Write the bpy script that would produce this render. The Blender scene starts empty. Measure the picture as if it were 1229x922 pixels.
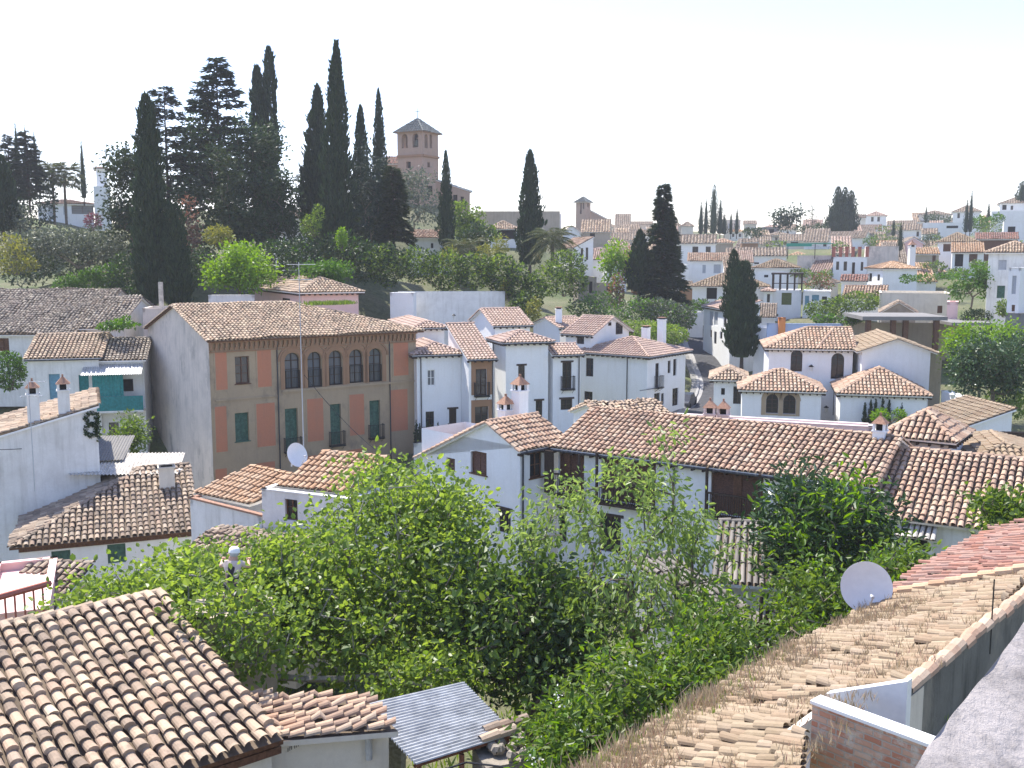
import bpy, math, random
import numpy as np
from mathutils import Vector
random.seed(7); RNG = np.random.default_rng(7)
R = math.radians
SC = bpy.context.scene
COL = SC.collection

# ------------------------------------------------------------------ camera, world, sun, exposure
PITCH = R(7.2)                                   # eye at the world origin, looking along +Y and slightly down
cam_d = bpy.data.cameras.new('camera'); cam_d.lens = 35; cam_d.sensor_width = 36
cam_d.clip_start = 0.1; cam_d.clip_end = 6000
cam = bpy.data.objects.new('camera', cam_d); COL.objects.link(cam)
cam.rotation_euler = (R(90) - PITCH, 0, 0); SC.camera = cam

SUN_AZ, SUN_EL = R(-38), R(58)                    # azimuth from +Y towards +X
W = bpy.data.worlds.new('World'); SC.world = W; W.use_nodes = True
nt = W.node_tree; nt.nodes.clear()
sky = nt.nodes.new('ShaderNodeTexSky'); sky.sky_type = 'NISHITA'; sky.sun_disc = False
sky.sun_elevation = SUN_EL; sky.sun_rotation = SUN_AZ
sky.altitude = 600; sky.air_density = 1.15; sky.dust_density = 0.9; sky.ozone_density = 3.5
bg = nt.nodes.new('ShaderNodeBackground'); bg.inputs['Strength'].default_value = 0.15
wo = nt.nodes.new('ShaderNodeOutputWorld')
tw = nt.nodes.new('ShaderNodeMix'); tw.data_type = 'RGBA'; tw.blend_type = 'MULTIPLY'; tw.inputs[0].default_value = 1; tw.inputs[7].default_value = (1.02,.90,.955,1)
nt.links.new(sky.outputs[0], tw.inputs[6]); nt.links.new(tw.outputs[2], bg.inputs[0]); nt.links.new(bg.outputs[0], wo.inputs[0])
sun_d = bpy.data.lights.new('sun', 'SUN'); sun_d.energy = 4.2; sun_d.angle = R(0.53); sun_d.color = (1.0, 0.95, 0.86)
sun = bpy.data.objects.new('sun', sun_d); COL.objects.link(sun)
sd = Vector((math.sin(SUN_AZ)*math.cos(SUN_EL), math.cos(SUN_AZ)*math.cos(SUN_EL), math.sin(SUN_EL)))
sun.rotation_euler = sd.to_track_quat('Z', 'Y').to_euler()
SC.view_settings.view_transform = 'Standard'; SC.view_settings.look = 'None'
SC.view_settings.exposure = 1.17; SC.view_settings.gamma = 1.0
SC.cycles.max_bounces = 7; SC.cycles.diffuse_bounces = 4; SC.cycles.transparent_max_bounces = 6
SC.cycles.volume_bounces = 0; SC.cycles.caustics_reflective = False; SC.cycles.caustics_refractive = False

# ------------------------------------------------------------------ photo measurement -> metres (the surveyed picture is 1229 x 922)
FPX = 35/36*1229; CX, CY = 614.5, 461.0
CP, SP = math.cos(PITCH), math.sin(PITCH)
def ray(px, py):
    u = (px-CX)/FPX; v = (CY-py)/FPX
    y = CP + v*SP
    return Vector((u/y, 1.0, (-SP + v*CP)/y))
def at(px, py, d): return ray(px, py)*d
def at_z(px, py, z): r = ray(px, py); return r*(z/r.z)
def px_len(C, a, px):                            # metres from C along the level direction a until column px is reached
    k = (px-CX)/FPX
    return (k*(C.y*CP - C.z*SP) - C.x)/(a.x - k*a.y*CP)
def mpp(d): return d/FPX                          # metres per photo pixel at distance d

# ------------------------------------------------------------------ mesh builder
class MB:
    def __init__(s): s.V=[]; s.F=[]; s.U=[]; s.M=[]; s.n=0
    def add(s, V, F, uv=None, mat=0):             # V (n,3); F list/array of faces of equal length k; uv (m,k,2)
        V = np.asarray(V, float).reshape(-1,3); F = np.asarray(F, int)
        if F.ndim == 1: F = F[None]
        if len(F) == 0: return
        s.V.append(V); s.F.append(F+s.n); s.n += len(V)
        if uv is None: uv = np.zeros(F.shape+(2,))
        s.U.append(np.asarray(uv, float)); s.M.append(np.full(len(F), mat))
    def poly(s, pts, mat=0, uv=None):
        pts = [tuple(p) for p in pts]
        s.add(pts, [list(range(len(pts)))], None if uv is None else [uv], mat)
    def box(s, o, x, y, z, mat=0):                # o corner, x y z edge vectors
        o,x,y,z = (np.array(q, float) for q in (o,x,y,z))
        V = [o, o+x, o+x+y, o+y, o+z, o+x+z, o+x+y+z, o+y+z]
        s.add(V, [[0,3,2,1],[4,5,6,7],[0,1,5,4],[1,2,6,5],[2,3,7,6],[3,0,4,7]], None, mat)
    def cbox(s, c, sx, sy, sz, t=0, mat=0):       # centre of base, sizes, yaw in radians
        a = np.array((math.cos(t), math.sin(t), 0)); b = np.array((-math.sin(t), math.cos(t), 0))
        s.box(np.array(c)-a*sx/2-b*sy/2, a*sx, b*sy, (0,0,sz), mat)
    def tubes(s, P0, P1, r0, r1, n=6, mat=0, cap=False):
        P0 = np.asarray(P0,float).reshape(-1,3); P1 = np.asarray(P1,float).reshape(-1,3); m = len(P0)
        if m == 0: return
        r0 = np.broadcast_to(np.asarray(r0,float),(m,)); r1 = np.broadcast_to(np.asarray(r1,float),(m,))
        d = P1-P0; L = np.linalg.norm(d,axis=1,keepdims=True); d = d/np.maximum(L,1e-9)
        h = np.where(np.abs(d[:,2:3])<.9, np.array([[0,0,1.]]), np.array([[1.,0,0]]))
        e = np.cross(d,h); e /= np.maximum(np.linalg.norm(e,axis=1,keepdims=True),1e-9); f = np.cross(d,e)
        th = np.arange(n)*2*np.pi/n; c = np.cos(th)[None,:,None]; q = np.sin(th)[None,:,None]
        ring = e[:,None]*c + f[:,None]*q
        A = P0[:,None]+ring*r0[:,None,None]; B = P1[:,None]+ring*r1[:,None,None]
        V = np.concatenate([A,B],1).reshape(-1,3)
        i = np.arange(n); j = (i+1)%n
        q0 = np.stack([i,j,j+n,i+n],1)
        F = (q0[None]+ (np.arange(m)*2*n)[:,None,None]).reshape(-1,4)
        s.add(V,F,None,mat)
        if cap:
            for k in range(m):
                s.poly(B[k],mat); s.poly(A[k][::-1],mat)
    def lathe(s, c, prof, n=16, mat=0, axis=(0,0,1)):   # prof list of (radius, height) round axis through c
        ax = Vector(axis).normalized(); h = Vector((0,0,1)) if abs(ax.z)<.9 else Vector((1,0,0))
        e = ax.cross(h).normalized(); f = ax.cross(e)
        c = Vector(c); V=[]
        for r,z in prof:
            for i in range(n):
                th = 2*math.pi*i/n; V.append(c+ax*z+(e*math.cos(th)+f*math.sin(th))*r)
        F=[]
        for k in range(len(prof)-1):
            for i in range(n):
                j=(i+1)%n; F.append([k*n+i,k*n+j,(k+1)*n+j,(k+1)*n+i])
        s.add([tuple(v) for v in V],F,None,mat)
    def fbox(s, f, u0,u1,n0,n1,z0,z1, mat=0):     # box on a facade: along u, out n, up z
        s.box(f.P(u0,n0,z0), f.du*(u1-u0), f.nr*(n1-n0), (0,0,z1-z0), mat)
    def build(s, name, parent=None, mats=(), smooth=False, origin=None):
        if origin is None: origin = ORG.get(parent.name, Vector((0,0,0))) if parent else Vector((0,0,0))
        me = bpy.data.meshes.new(name)
        V = np.concatenate(s.V) - np.array(origin)
        me.vertices.add(len(V)); me.vertices.foreach_set('co', V.astype(np.float32).ravel())
        tot = np.concatenate([np.full(len(F), F.shape[1]) for F in s.F])
        idx = np.concatenate([F.ravel() for F in s.F])
        me.loops.add(len(idx)); me.loops.foreach_set('vertex_index', idx.astype(np.int32))
        me.polygons.add(len(tot)); st = np.concatenate([[0],np.cumsum(tot)[:-1]])
        me.polygons.foreach_set('loop_start', st.astype(np.int32))
        me.polygons.foreach_set('loop_total', tot.astype(np.int32))
        me.polygons.foreach_set('material_index', np.concatenate(s.M).astype(np.int32))
        me.polygons.foreach_set('use_smooth', np.full(len(tot),bool(smooth)))
        uv = np.concatenate([U.reshape(-1,2) for U in s.U])
        if np.any(uv):
            l = me.uv_layers.new(name='UVMap'); l.data.foreach_set('uv', uv.astype(np.float32).ravel())
        me.update(calc_edges=True); me.validate()
        for m in (mats if isinstance(mats,(list,tuple)) else [mats]): me.materials.append(MAT[m] if isinstance(m,str) else m)
        o = bpy.data.objects.new(name, me); COL.objects.link(o)
        if parent: o.parent = parent
        else: o.location = origin
        ORG[o.name] = Vector(origin)
        return o
ORG = {}; MAT = {}
def tag(o, label, cat=None, group=None, kind=None):
    if label: o['label'] = label
    if cat: o['category'] = cat
    if group: o['group'] = group
    if kind: o['kind'] = kind
    return o
def thing(name, label, cat, loc, group=None):
    o = bpy.data.objects.new(name, None); COL.objects.link(o); o.location = loc; o.empty_display_size = .2
    ORG[o.name] = Vector(loc); return tag(o, label, cat, group)
def solo(name, mb, mats, label, cat, origin, group=None, smooth=False):
    return tag(mb.build(name, None, mats, smooth, Vector(origin)), label, cat, group)
def copy_thing(o, loc, rz=0, label=None, scale=None):
    c = o.copy(); COL.objects.link(c); c.location = loc; c.rotation_euler = (0,0,rz)
    if scale: c.scale = scale
    if label: c['label'] = label
    for ch in list(o.children):
        k = ch.copy(); COL.objects.link(k); k.parent = c
        for g in ch.children:
            h = g.copy(); COL.objects.link(h); h.parent = k
    ORG[c.name] = Vector(loc); return c

# ------------------------------------------------------------------ materials
def new_mat(name):
    m = bpy.data.materials.new(name); m.use_nodes = True; t = m.node_tree; t.nodes.clear()
    out = t.nodes.new('ShaderNodeOutputMaterial'); b = t.nodes.new('ShaderNodeBsdfPrincipled')
    t.links.new(b.outputs[0], out.inputs[0]); MAT[name] = m
    return m, t, b, out
def N(t, typ, **kw):
    n = t.nodes.new('ShaderNode'+typ)
    for k,v in kw.items():
        if k in n.inputs: n.inputs[k].default_value = v
        else: setattr(n,k,v)
    return n
def rgb(c): return (c[0],c[1],c[2],1)
def ramp(t, fac, stops, const=False):
    r = t.nodes.new('ShaderNodeValToRGB'); t.links.new(fac, r.inputs[0]); e = r.color_ramp.elements
    while len(e) < len(stops): e.new(0.5)
    for k,(p,c) in enumerate(stops): e[k].position = p; e[k].color = rgb(c) if len(c)==3 else c
    if const: r.color_ramp.interpolation = 'CONSTANT'
    return r.outputs[0]
def mix(t, fac, a, b, mode='MIX'):
    m = t.nodes.new('ShaderNodeMix'); m.data_type='RGBA'; m.blend_type = mode
    for i,v in ((0,fac),(6,a),(7,b)):
        if isinstance(v,(int,float)): m.inputs[i].default_value = v
        elif isinstance(v,tuple): m.inputs[i].default_value = rgb(v)
        else: t.links.new(v, m.inputs[i])
    return m.outputs[2]
def wpos(t, scale):
    g = t.nodes.new('ShaderNodeNewGeometry'); mp = t.nodes.new('ShaderNodeMapping'); mp.inputs['Scale'].default_value = scale
    t.links.new(g.outputs['Position'], mp.inputs[0]); return mp.outputs[0]
def noise(t, vec, scale, detail=4, rough=.6, lo=.35, hi=.65):
    n = N(t,'TexNoise',Scale=scale,Detail=detail,Roughness=rough); t.links.new(vec, n.inputs['Vector'])
    r = t.nodes.new('ShaderNodeMapRange'); r.inputs[1].default_value = lo; r.inputs[2].default_value = hi
    t.links.new(n.outputs[0], r.inputs[0]); return r.outputs[0]
def bump(t, b, h, strength=.3, dist=.02):
    n = N(t,'Bump',Strength=strength,Distance=dist); t.links.new(h, n.inputs['Height']); t.links.new(n.outputs[0], b.inputs['Normal'])
def plain(name, c, rough=.7, var=.15, scale=6, metallic=0, spec=.3):
    m,t,b,o = new_mat(name); v = wpos(t,(1,1,1))
    f = noise(t,v,scale); c2 = tuple(x*(1-var) for x in c); c3 = tuple(min(1,x*(1+var)) for x in c)
    t.links.new(mix(t,f,c2,c3), b.inputs['Base Color'])
    b.inputs['Roughness'].default_value = rough; b.inputs['Metallic'].default_value = metallic
    b.inputs['Specular IOR Level'].default_value = spec
    return m
def plaster(name, c, stain, amount=.4, streak=.5, bumpy=.25, dark=None):
    m,t,b,o = new_mat(name)
    v = wpos(t,(1,1,1)); vs = wpos(t,(2.2,2.2,.22))
    f1 = noise(t,v,.7,6,.65,.42,.75); f2 = noise(t,vs,1.6,5,.6,.5,.8)
    a = N(t,'Math',operation='MULTIPLY_ADD'); t.links.new(f2,a.inputs[0]); a.inputs[1].default_value = streak; 
    k = N(t,'Math',operation='MULTIPLY'); t.links.new(f1,k.inputs[0]); k.inputs[1].default_value = amount
    t.links.new(k.outputs[0], a.inputs[2]); a.use_clamp = True
    fine = noise(t,v,9,5,.7,.3,.7)
    base = mix(t,fine,tuple(x*.93 for x in c),c)
    col = mix(t,a.outputs[0],base,stain)
    if dark:
        f3 = noise(t,wpos(t,(1,1,.6)),.45,7,.7,.55,.72); col = mix(t,f3,col,dark)
    t.links.new(col, b.inputs['Base Color']); b.inputs['Roughness'].default_value = .92; b.inputs['Specular IOR Level'].default_value = .15
    bump(t,b,noise(t,v,3.5,8,.75,.2,.8),bumpy,.04)
    return m
def tilemat(name, cols, dirt=(.06,.055,.045), amount=.35, dscale=.9, sheen=.85):
    m,t,b,o = new_mat(name)
    uv = t.nodes.new('ShaderNodeUVMap'); fl = N(t,'VectorMath',operation='FLOOR'); t.links.new(uv.outputs[0], fl.inputs[0])
    wn = N(t,'TexWhiteNoise',noise_dimensions='2D'); t.links.new(fl.outputs[0], wn.inputs['Vector'])
    col = ramp(t, wn.outputs['Value'], [(i/len(cols),c) for i,c in enumerate(cols)])
    v = wpos(t,(1,1,1))
    sp = noise(t,v,14,5,.75,.35,.7)
    col = mix(t,sp,mix(t,.2,col,(.02,.018,.015)),col)
    big = noise(t,v,dscale,6,.72,.5-.12*amount/.35,.5+.22)
    wn2 = N(t,'TexWhiteNoise',noise_dimensions='3D'); 
    ad = N(t,'VectorMath',operation='ADD'); ad.inputs[1].default_value=(17.3,5.1,3.3); t.links.new(fl.outputs[0],ad.inputs[0]); t.links.new(ad.outputs[0],wn2.inputs['Vector'])
    pw = N(t,'Math',operation='POWER'); t.links.new(wn2.outputs['Value'],pw.inputs[0]); pw.inputs[1].default_value = 1.4
    mu = N(t,'Math',operation='MULTIPLY'); t.links.new(big,mu.inputs[0]); t.links.new(pw.outputs[0],mu.inputs[1])
    mu2 = N(t,'Math',operation='MULTIPLY'); t.links.new(mu.outputs[0],mu2.inputs[0]); mu2.inputs[1].default_value = min(1,amount*1.7); mu2.use_clamp=True
    col = mix(t,mu2.outputs[0],col,dirt)
    pa=noise(t,v,.42,8,.78,.53,.66); pf=noise(t,v,7,4,.7,.35,.6); pm=N(t,'Math',operation='MULTIPLY'); t.links.new(pa,pm.inputs[0]); t.links.new(pf,pm.inputs[1]); pk=N(t,'Math',operation='MULTIPLY'); t.links.new(pm.outputs[0],pk.inputs[0]); pk.inputs[1].default_value=min(.8,amount*1.9)
    col=mix(t,pk.outputs[0],col,tuple(x*1.1 for x in dirt))
    t.links.new(col,b.inputs['Base Color']); b.inputs['Roughness'].default_value = sheen; b.inputs['Specular IOR Level'].default_value=.2
    bump(t,b,sp,.3,.01)
    return m
def leafmat(name, c1, c2, trans=.35, rough=.45, dead=None):
    m,t,b,o = new_mat(name)
    g = t.nodes.new('ShaderNodeNewGeometry')
    col = ramp(t, g.outputs['Random Per Island'], [(0,c1),(.8,c2),(1,dead or c2)])
    t.links.new(col,b.inputs['Base Color']); b.inputs['Roughness'].default_value = rough; b.inputs['Specular IOR Level'].default_value=.35
    tr = t.nodes.new('ShaderNodeBsdfTranslucent'); hs = N(t,'HueSaturation',Hue=.485,Saturation=1.15,Value=1.7); t.links.new(col,hs.inputs['Color']); t.links.new(hs.outputs[0],tr.inputs[0])
    ms = t.nodes.new('ShaderNodeMixShader'); ms.inputs[0].default_value = trans
    t.links.new(b.outputs[0],ms.inputs[1]); t.links.new(tr.outputs[0],ms.inputs[2]); t.links.new(ms.outputs[0],o.inputs[0])
    return m
def glassmat(name, c=(.02,.022,.025)):
    m,t,b,o = new_mat(name); b.inputs['Base Color'].default_value = rgb(c); b.inputs['Roughness'].default_value=.12; b.inputs['Specular IOR Level'].default_value=.5
    return m

plaster('white_lime', (.87,.87,.86), (.66,.63,.58), .22, .3, .14)
plaster('white_old', (.80,.79,.76), (.42,.40,.36), .45, .5, .3)
plaster('white_far', (.86,.85,.83), (.62,.59,.54), .3, .3, .1)
plaster('cream_wall', (.72,.66,.56), (.45,.40,.33), .4, .5, .3)
plaster('grey_render', (.68,.60,.53), (.33,.30,.28), .5, .5, .45, (.24,.22,.20))
plaster('blotched_render', (.50,.45,.42), (.26,.235,.22), 1.0, .9, .9, (.13,.12,.115))
plaster('dark_render', (.19,.185,.165), (.05,.05,.045), .6, .8, .5, (.30,.27,.22))
plaster('earth_render', (.46,.39,.31), (.30,.25,.20), .5, .6, .4)
plaster('pink_wall', (.82,.56,.51), (.62,.46,.42), .3, .3, .15)
plaster('lilac_wall', (.70,.60,.57), (.50,.44,.42), .3, .4, .15)
plaster('ochre_brick', (.43,.325,.215), (.31,.24,.165), .5, .35, .35, (.20,.165,.13))
plaster('red_panel', (.52,.215,.125), (.38,.20,.13), .5, .4, .3)
plaster('brown_brick', (.34,.20,.12), (.25,.16,.10), .5, .3, .3)
plaster('tower_brick', (.42,.29,.22), (.30,.23,.18), .5, .4, .3)
plaster('blue_panel', (.42,.50,.68), (.38,.45,.60), .2, .2, .1)
plaster('orange_panel', (.75,.28,.10), (.60,.24,.10), .2, .2, .1)
plaster('red_pillar', (.42,.15,.11), (.30,.13,.10), .3, .3, .2)
plaster('concrete', (.23,.22,.21), (.15,.145,.14), .5, .5, .3)
plaster('ruin_stone', (.38,.33,.27), (.18,.16,.13), .8, .7, .9, (.12,.12,.10))
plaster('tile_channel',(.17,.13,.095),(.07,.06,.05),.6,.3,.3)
T = tilemat
T('tile_old', [(0.515,0.383,0.265),(0.567,0.435,0.307),(0.452,0.320,0.223),(0.584,0.467,0.333),(0.484,0.336,0.234),(0.541,0.409,0.302),(0.394,0.294,0.213)], (.07,.06,.05), .5, 1.1)
T('tile_mixed', [(0.503,0.349,0.244),(0.452,0.279,0.189),(0.553,0.404,0.284),(0.422,0.273,0.189),(0.532,0.369,0.259),(0.558,0.434,0.320),(0.362,0.248,0.179)], (.06,.05,.045), .25, 1.3)
T('tile_dark', [(0.317,0.243,0.185),(0.387,0.292,0.209),(0.268,0.204,0.156),(0.521,0.405,0.293),(0.345,0.243,0.177),(0.457,0.363,0.272)], (.045,.042,.038), .55, .8)
T('tile_grey', [(0.313,0.263,0.214),(0.253,0.214,0.179),(0.389,0.328,0.266),(0.284,0.225,0.183),(0.450,0.388,0.312)], (.06,.056,.048), .5, .8)
T('tile_fibre', [(.20,.18,.16),(.25,.225,.195),(.17,.155,.14),(.28,.25,.22)], (.08,.075,.065), .4, 1)
T('tile_salmon', [(0.504,0.361,0.281),(0.532,0.397,0.317),(0.475,0.325,0.252),(0.554,0.418,0.339),(0.446,0.318,0.260)], (.22,.17,.15), .25, .6)
T('tile_orange', [(0.514,0.323,0.191),(0.557,0.372,0.233),(0.472,0.280,0.162),(0.578,0.407,0.268)], (.22,.16,.12), .3, 1)
T('tile_sand', [(.37,.285,.19),(.40,.31,.21),(.34,.25,.165),(.385,.30,.215),(.33,.235,.155)], (.21,.16,.10), .5, .9)
T('tile_red', [(0.345,0.160,0.113),(0.375,0.190,0.139),(0.307,0.144,0.113),(0.398,0.236,0.181),(0.360,0.220,0.181)], (.20,.16,.14), .4, 2)
T('tile_far', [(.36,.29,.225),(.42,.34,.265),(.30,.235,.18),(.38,.295,.22),(.27,.22,.175)], (.18,.15,.12), .35, .25)
plain('wood_dark', (.045,.028,.020), .6, .4, 20); plain('wood_brown', (.12,.055,.03), .6, .4, 14); plain('iron', (.02,.02,.022), .5)
plain('gutter', (.05,.05,.055), .5); plain('green_shutter', (.06,.13,.09), .6, .3); plain('teal', (.03,.22,.22), .7, .2); plain('blue_door', (.16,.32,.40), .6)
plain('olive_shutter', (.13,.15,.05), .7); plain('white_paint', (.82,.82,.80), .5, .04); plain('tin', (.50,.50,.49), .5, .22, 3, 0.25, .5); plain('grey_paint', (.45,.46,.48), .5, .06)
plain('white_dish', (.78,.78,.78), .45, .03); plain('rust', (.22,.09,.05), .85, .4, 12); plain('clay', (.30,.17,.115), .85, .25, 12); plain('curtain', (.55,.55,.53), .8, .1)
plain('bark', (.16,.13,.10), .95, .35, 9); plain('bark_grey', (.27,.25,.22), .95, .3, 9); plain('bark_dark', (.07,.055,.045), .95, .3, 7); plain('skin', (.55,.33,.24), .6, .05)
plain('asphalt', (.055,.055,.06), .9, .25, 3); plain('kerb_stone', (.30,.29,.28), .85, .15, 4); plain('pavement_stone', (.19,.185,.175), .9, .2, 2); plain('awning_green', (.05,.28,.20), .7, .1)
plain('car_paint', (.03,.035,.05), .3, .05, 2, .3, .5); plain('rubber', (.02,.02,.02), .8); plain('lamp_glass', (.7,.7,.66), .3, .02); plain('cloth_dark', (.05,.04,.05), .9); plain('cloth_pale', (.62,.50,.44), .9, .1)
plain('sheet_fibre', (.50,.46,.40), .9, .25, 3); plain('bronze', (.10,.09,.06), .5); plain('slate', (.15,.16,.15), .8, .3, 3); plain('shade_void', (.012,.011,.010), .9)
glassmat('glass'); glassmat('glass_pale', (.10,.115,.13))
L_ = leafmat
L_('fig_leaf', (.09,.155,.030), (.20,.28,.06), .5, .4); L_('walnut_leaf', (.12,.19,.05), (.22,.30,.09), .46, .42)
L_('loquat_leaf', (.022,.055,.018), (.06,.11,.035), .15, .35, (.13,.17,.10)); L_('bright_leaf', (.09,.19,.02), (.16,.27,.035), .45, .45)
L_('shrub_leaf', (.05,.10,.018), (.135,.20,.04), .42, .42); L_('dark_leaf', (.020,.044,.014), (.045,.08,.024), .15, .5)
L_('cypress_leaf', (.015,.034,.015), (.036,.064,.026), .12, .7); L_('cedar_leaf', (.014,.032,.020), (.034,.058,.034), .1, .65)
L_('cedar_green', (.020,.040,.014), (.045,.070,.022), .15, .65); L_('olive_leaf', (.055,.075,.045), (.13,.15,.10), .2, .5)
L_('hedge_leaf', (.04,.10,.015), (.08,.17,.025), .35, .5); L_('palm_leaf', (.05,.07,.025), (.12,.14,.06), .2, .4, (.20,.17,.08)); L_('yellow_leaf', (.12,.15,.03), (.22,.22,.05), .35, .5)
L_('russet_leaf', (.14,.08,.05), (.26,.15,.10), .3, .6); L_('plum_leaf', (.10,.03,.04), (.18,.06,.07), .3, .5); L_('grass_leaf', (.10,.19,.03), (.20,.28,.06), .4, .6)
L_('dry_weed', (.25,.21,.13), (.38,.31,.21), .3, .8, (.26,.16,.13)); L_('white_flower', (.75,.75,.68), (.8,.8,.75), .3, .6)

def groundmat():
    m,t,b,o = new_mat('earth'); v = wpos(t,(1,1,1))
    f = noise(t,v,.12,7,.65); g = noise(t,v,2.2,5,.7)
    c = mix(t,f,mix(t,g,(.05,.075,.022),(.11,.14,.045)),mix(t,g,(.11,.105,.055),(.18,.16,.09)))
    t.links.new(c,b.inputs['Base Color']); b.inputs['Roughness'].default_value=1; bump(t,b,g,.6,.1)
groundmat()
def brickmat():
    m,t,b,o = new_mat('rough_brick'); uv = t.nodes.new('ShaderNodeUVMap')
    wob = N(t,'TexNoise',Scale=2.5,Detail=3); t.links.new(uv.outputs[0],wob.inputs['Vector'])
    ad = N(t,'VectorMath',operation='MULTIPLY_ADD'); t.links.new(wob.outputs['Color'],ad.inputs[0]); ad.inputs[1].default_value=(.05,.05,0); t.links.new(uv.outputs[0],ad.inputs[2])
    br = N(t,'TexBrick',Scale=1.0); br.inputs['Brick Width'].default_value=.25; br.inputs['Row Height'].default_value=.085; br.inputs['Mortar Size'].default_value=.012; br.inputs['Mortar Smooth'].default_value=.3
    br.inputs['Color1'].default_value=(.44,.19,.115,1); br.inputs['Color2'].default_value=(.58,.40,.29,1); br.inputs['Mortar'].default_value=(.42,.35,.29,1); br.inputs['Bias'].default_value=-.1
    t.links.new(ad.outputs[0],br.inputs['Vector'])
    bl = noise(t,wpos(t,(1,1,1)),5,5,.7,.5,.68)
    t.links.new(mix(t,bl,br.outputs['Color'],(.56,.50,.42)),b.inputs['Base Color']); b.inputs['Roughness'].default_value=.95
    inv = N(t,'Math',operation='SUBTRACT'); inv.inputs[0].default_value=1; t.links.new(br.outputs['Fac'],inv.inputs[1]); bump(t,b,inv.outputs[0],.8,.02)
brickmat()

def hazemat():
    m=bpy.data.materials.new('haze'); m.use_nodes=True; t=m.node_tree; t.nodes.clear(); o=t.nodes.new('ShaderNodeOutputMaterial')
    v=t.nodes.new('ShaderNodeVolumePrincipled'); v.inputs['Color'].default_value=(.93,.95,1,1); v.inputs['Density'].default_value=HAZE; v.inputs['Anisotropy'].default_value=.1
    t.links.new(v.outputs[0],o.inputs['Volume']); MAT['haze']=m
HAZE=.00033; hazemat()
# ------------------------------------------------------------------ clay tile roofs
def unit(v): return v/np.linalg.norm(v)
def tiles(mb, poly, sp=.27, cl=.36, r=.1, seg=5, jit=.012, sag=.03, slab=.11, mat=0, under=1, lift=.035, flat=False, chan=2):
    P = np.array([tuple(p) for p in poly], float)
    n = np.zeros(3)
    for i in range(len(P)):
        a,b = P[i],P[(i+1)%len(P)]; n += np.cross(a,b)
    n = unit(n); 
    if n[2]<0: n = -n; P = P[::-1]
    d = np.array((0,0,-1.)) - n*(-n[2]); d = unit(d) if np.linalg.norm(d)>1e-6 else np.array((0,-1.,0)); s = np.cross(n,d)
    O = P.mean(0); U = (P-O)@s; V = (P-O)@d
    wob = RNG.uniform(0,6,4)
    m = max(1,round((U.max()-U.min())/sp)); sp = (U.max()-U.min())/m
    k0 = int(RNG.integers(0,400))*7
    top = P + n*0.0
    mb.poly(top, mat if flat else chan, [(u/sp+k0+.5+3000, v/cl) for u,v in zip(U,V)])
    if slab:
        bot = P - n*slab; mb.poly(bot[::-1], under)
        for i in range(len(P)):
            j=(i+1)%len(P); mb.poly([bot[i],bot[j],top[j],top[i]], under)
    if flat: return
    th = np.linspace(0,np.pi,seg+1) if seg>2 else np.array([0,np.pi/2,np.pi])
    S = len(th); i0 = np.arange(S-1)
    for k in range(m):
        c = U.min()+sp*(k+.5); vs=[]
        for i in range(len(P)):
            j=(i+1)%len(P); u0,u1 = U[i]-c,U[j]-c
            if u0*u1<0 or (u0==0)!=(u1==0): vs.append(V[i]+(V[j]-V[i])*u0/(u0-u1))
        if len(vs)<2: continue
        va,vb = min(vs),max(vs)
        if vb-va<.12: continue
        nt_ = max(1,math.ceil((vb-va)/cl-.2)); e = np.concatenate([[va],vb-cl*np.arange(nt_-1,-1,-1)]) ; e[0]=va
        jv = RNG.normal(0,jit*1.5,nt_); js = RNG.normal(0,jit,nt_); jl = np.abs(RNG.normal(0,jit,nt_))
        Vr = np.stack([e[:-1],e[1:]+jv+.02],1).ravel(); 
        Rr = np.stack([np.full(nt_,r*.84),np.full(nt_,r)],1).ravel()
        Lr = np.stack([np.zeros(nt_),lift+jl],1).ravel()
        Sr = c+np.stack([js*.5,js],1).ravel()
        sg = sag*(np.sin(Sr*.9+wob[0])*np.sin(Vr*.8+wob[1])+.5*np.sin(Sr*2.1+wob[2]+Vr))
        C = O + np.outer(Sr,s)+np.outer(Vr,d)+np.outer(Lr+sg+ (sag*1.2 if sag else 0),n)
        X = C[:,None]+ (Rr[:,None]*np.cos(th))[...,None]*s + (Rr[:,None]*np.sin(th)*.85)[...,None]*n
        nr = 2*nt_; q = (np.arange(nr-1)*S)[:,None]
        F = np.stack([q+i0, q+i0+1, q+i0+1+S, q+i0+S],-1).reshape(-1,4)
        tid = (np.arange(nr-1)//2)+.5
        uv = np.empty((nr-1,S-1,4,2)); uv[...,0]=k+k0+.5; uv[...,1]=tid[:,None,None]
        mb.add(X.reshape(-1,3),F,uv.reshape(-1,4,2),mat)
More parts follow.
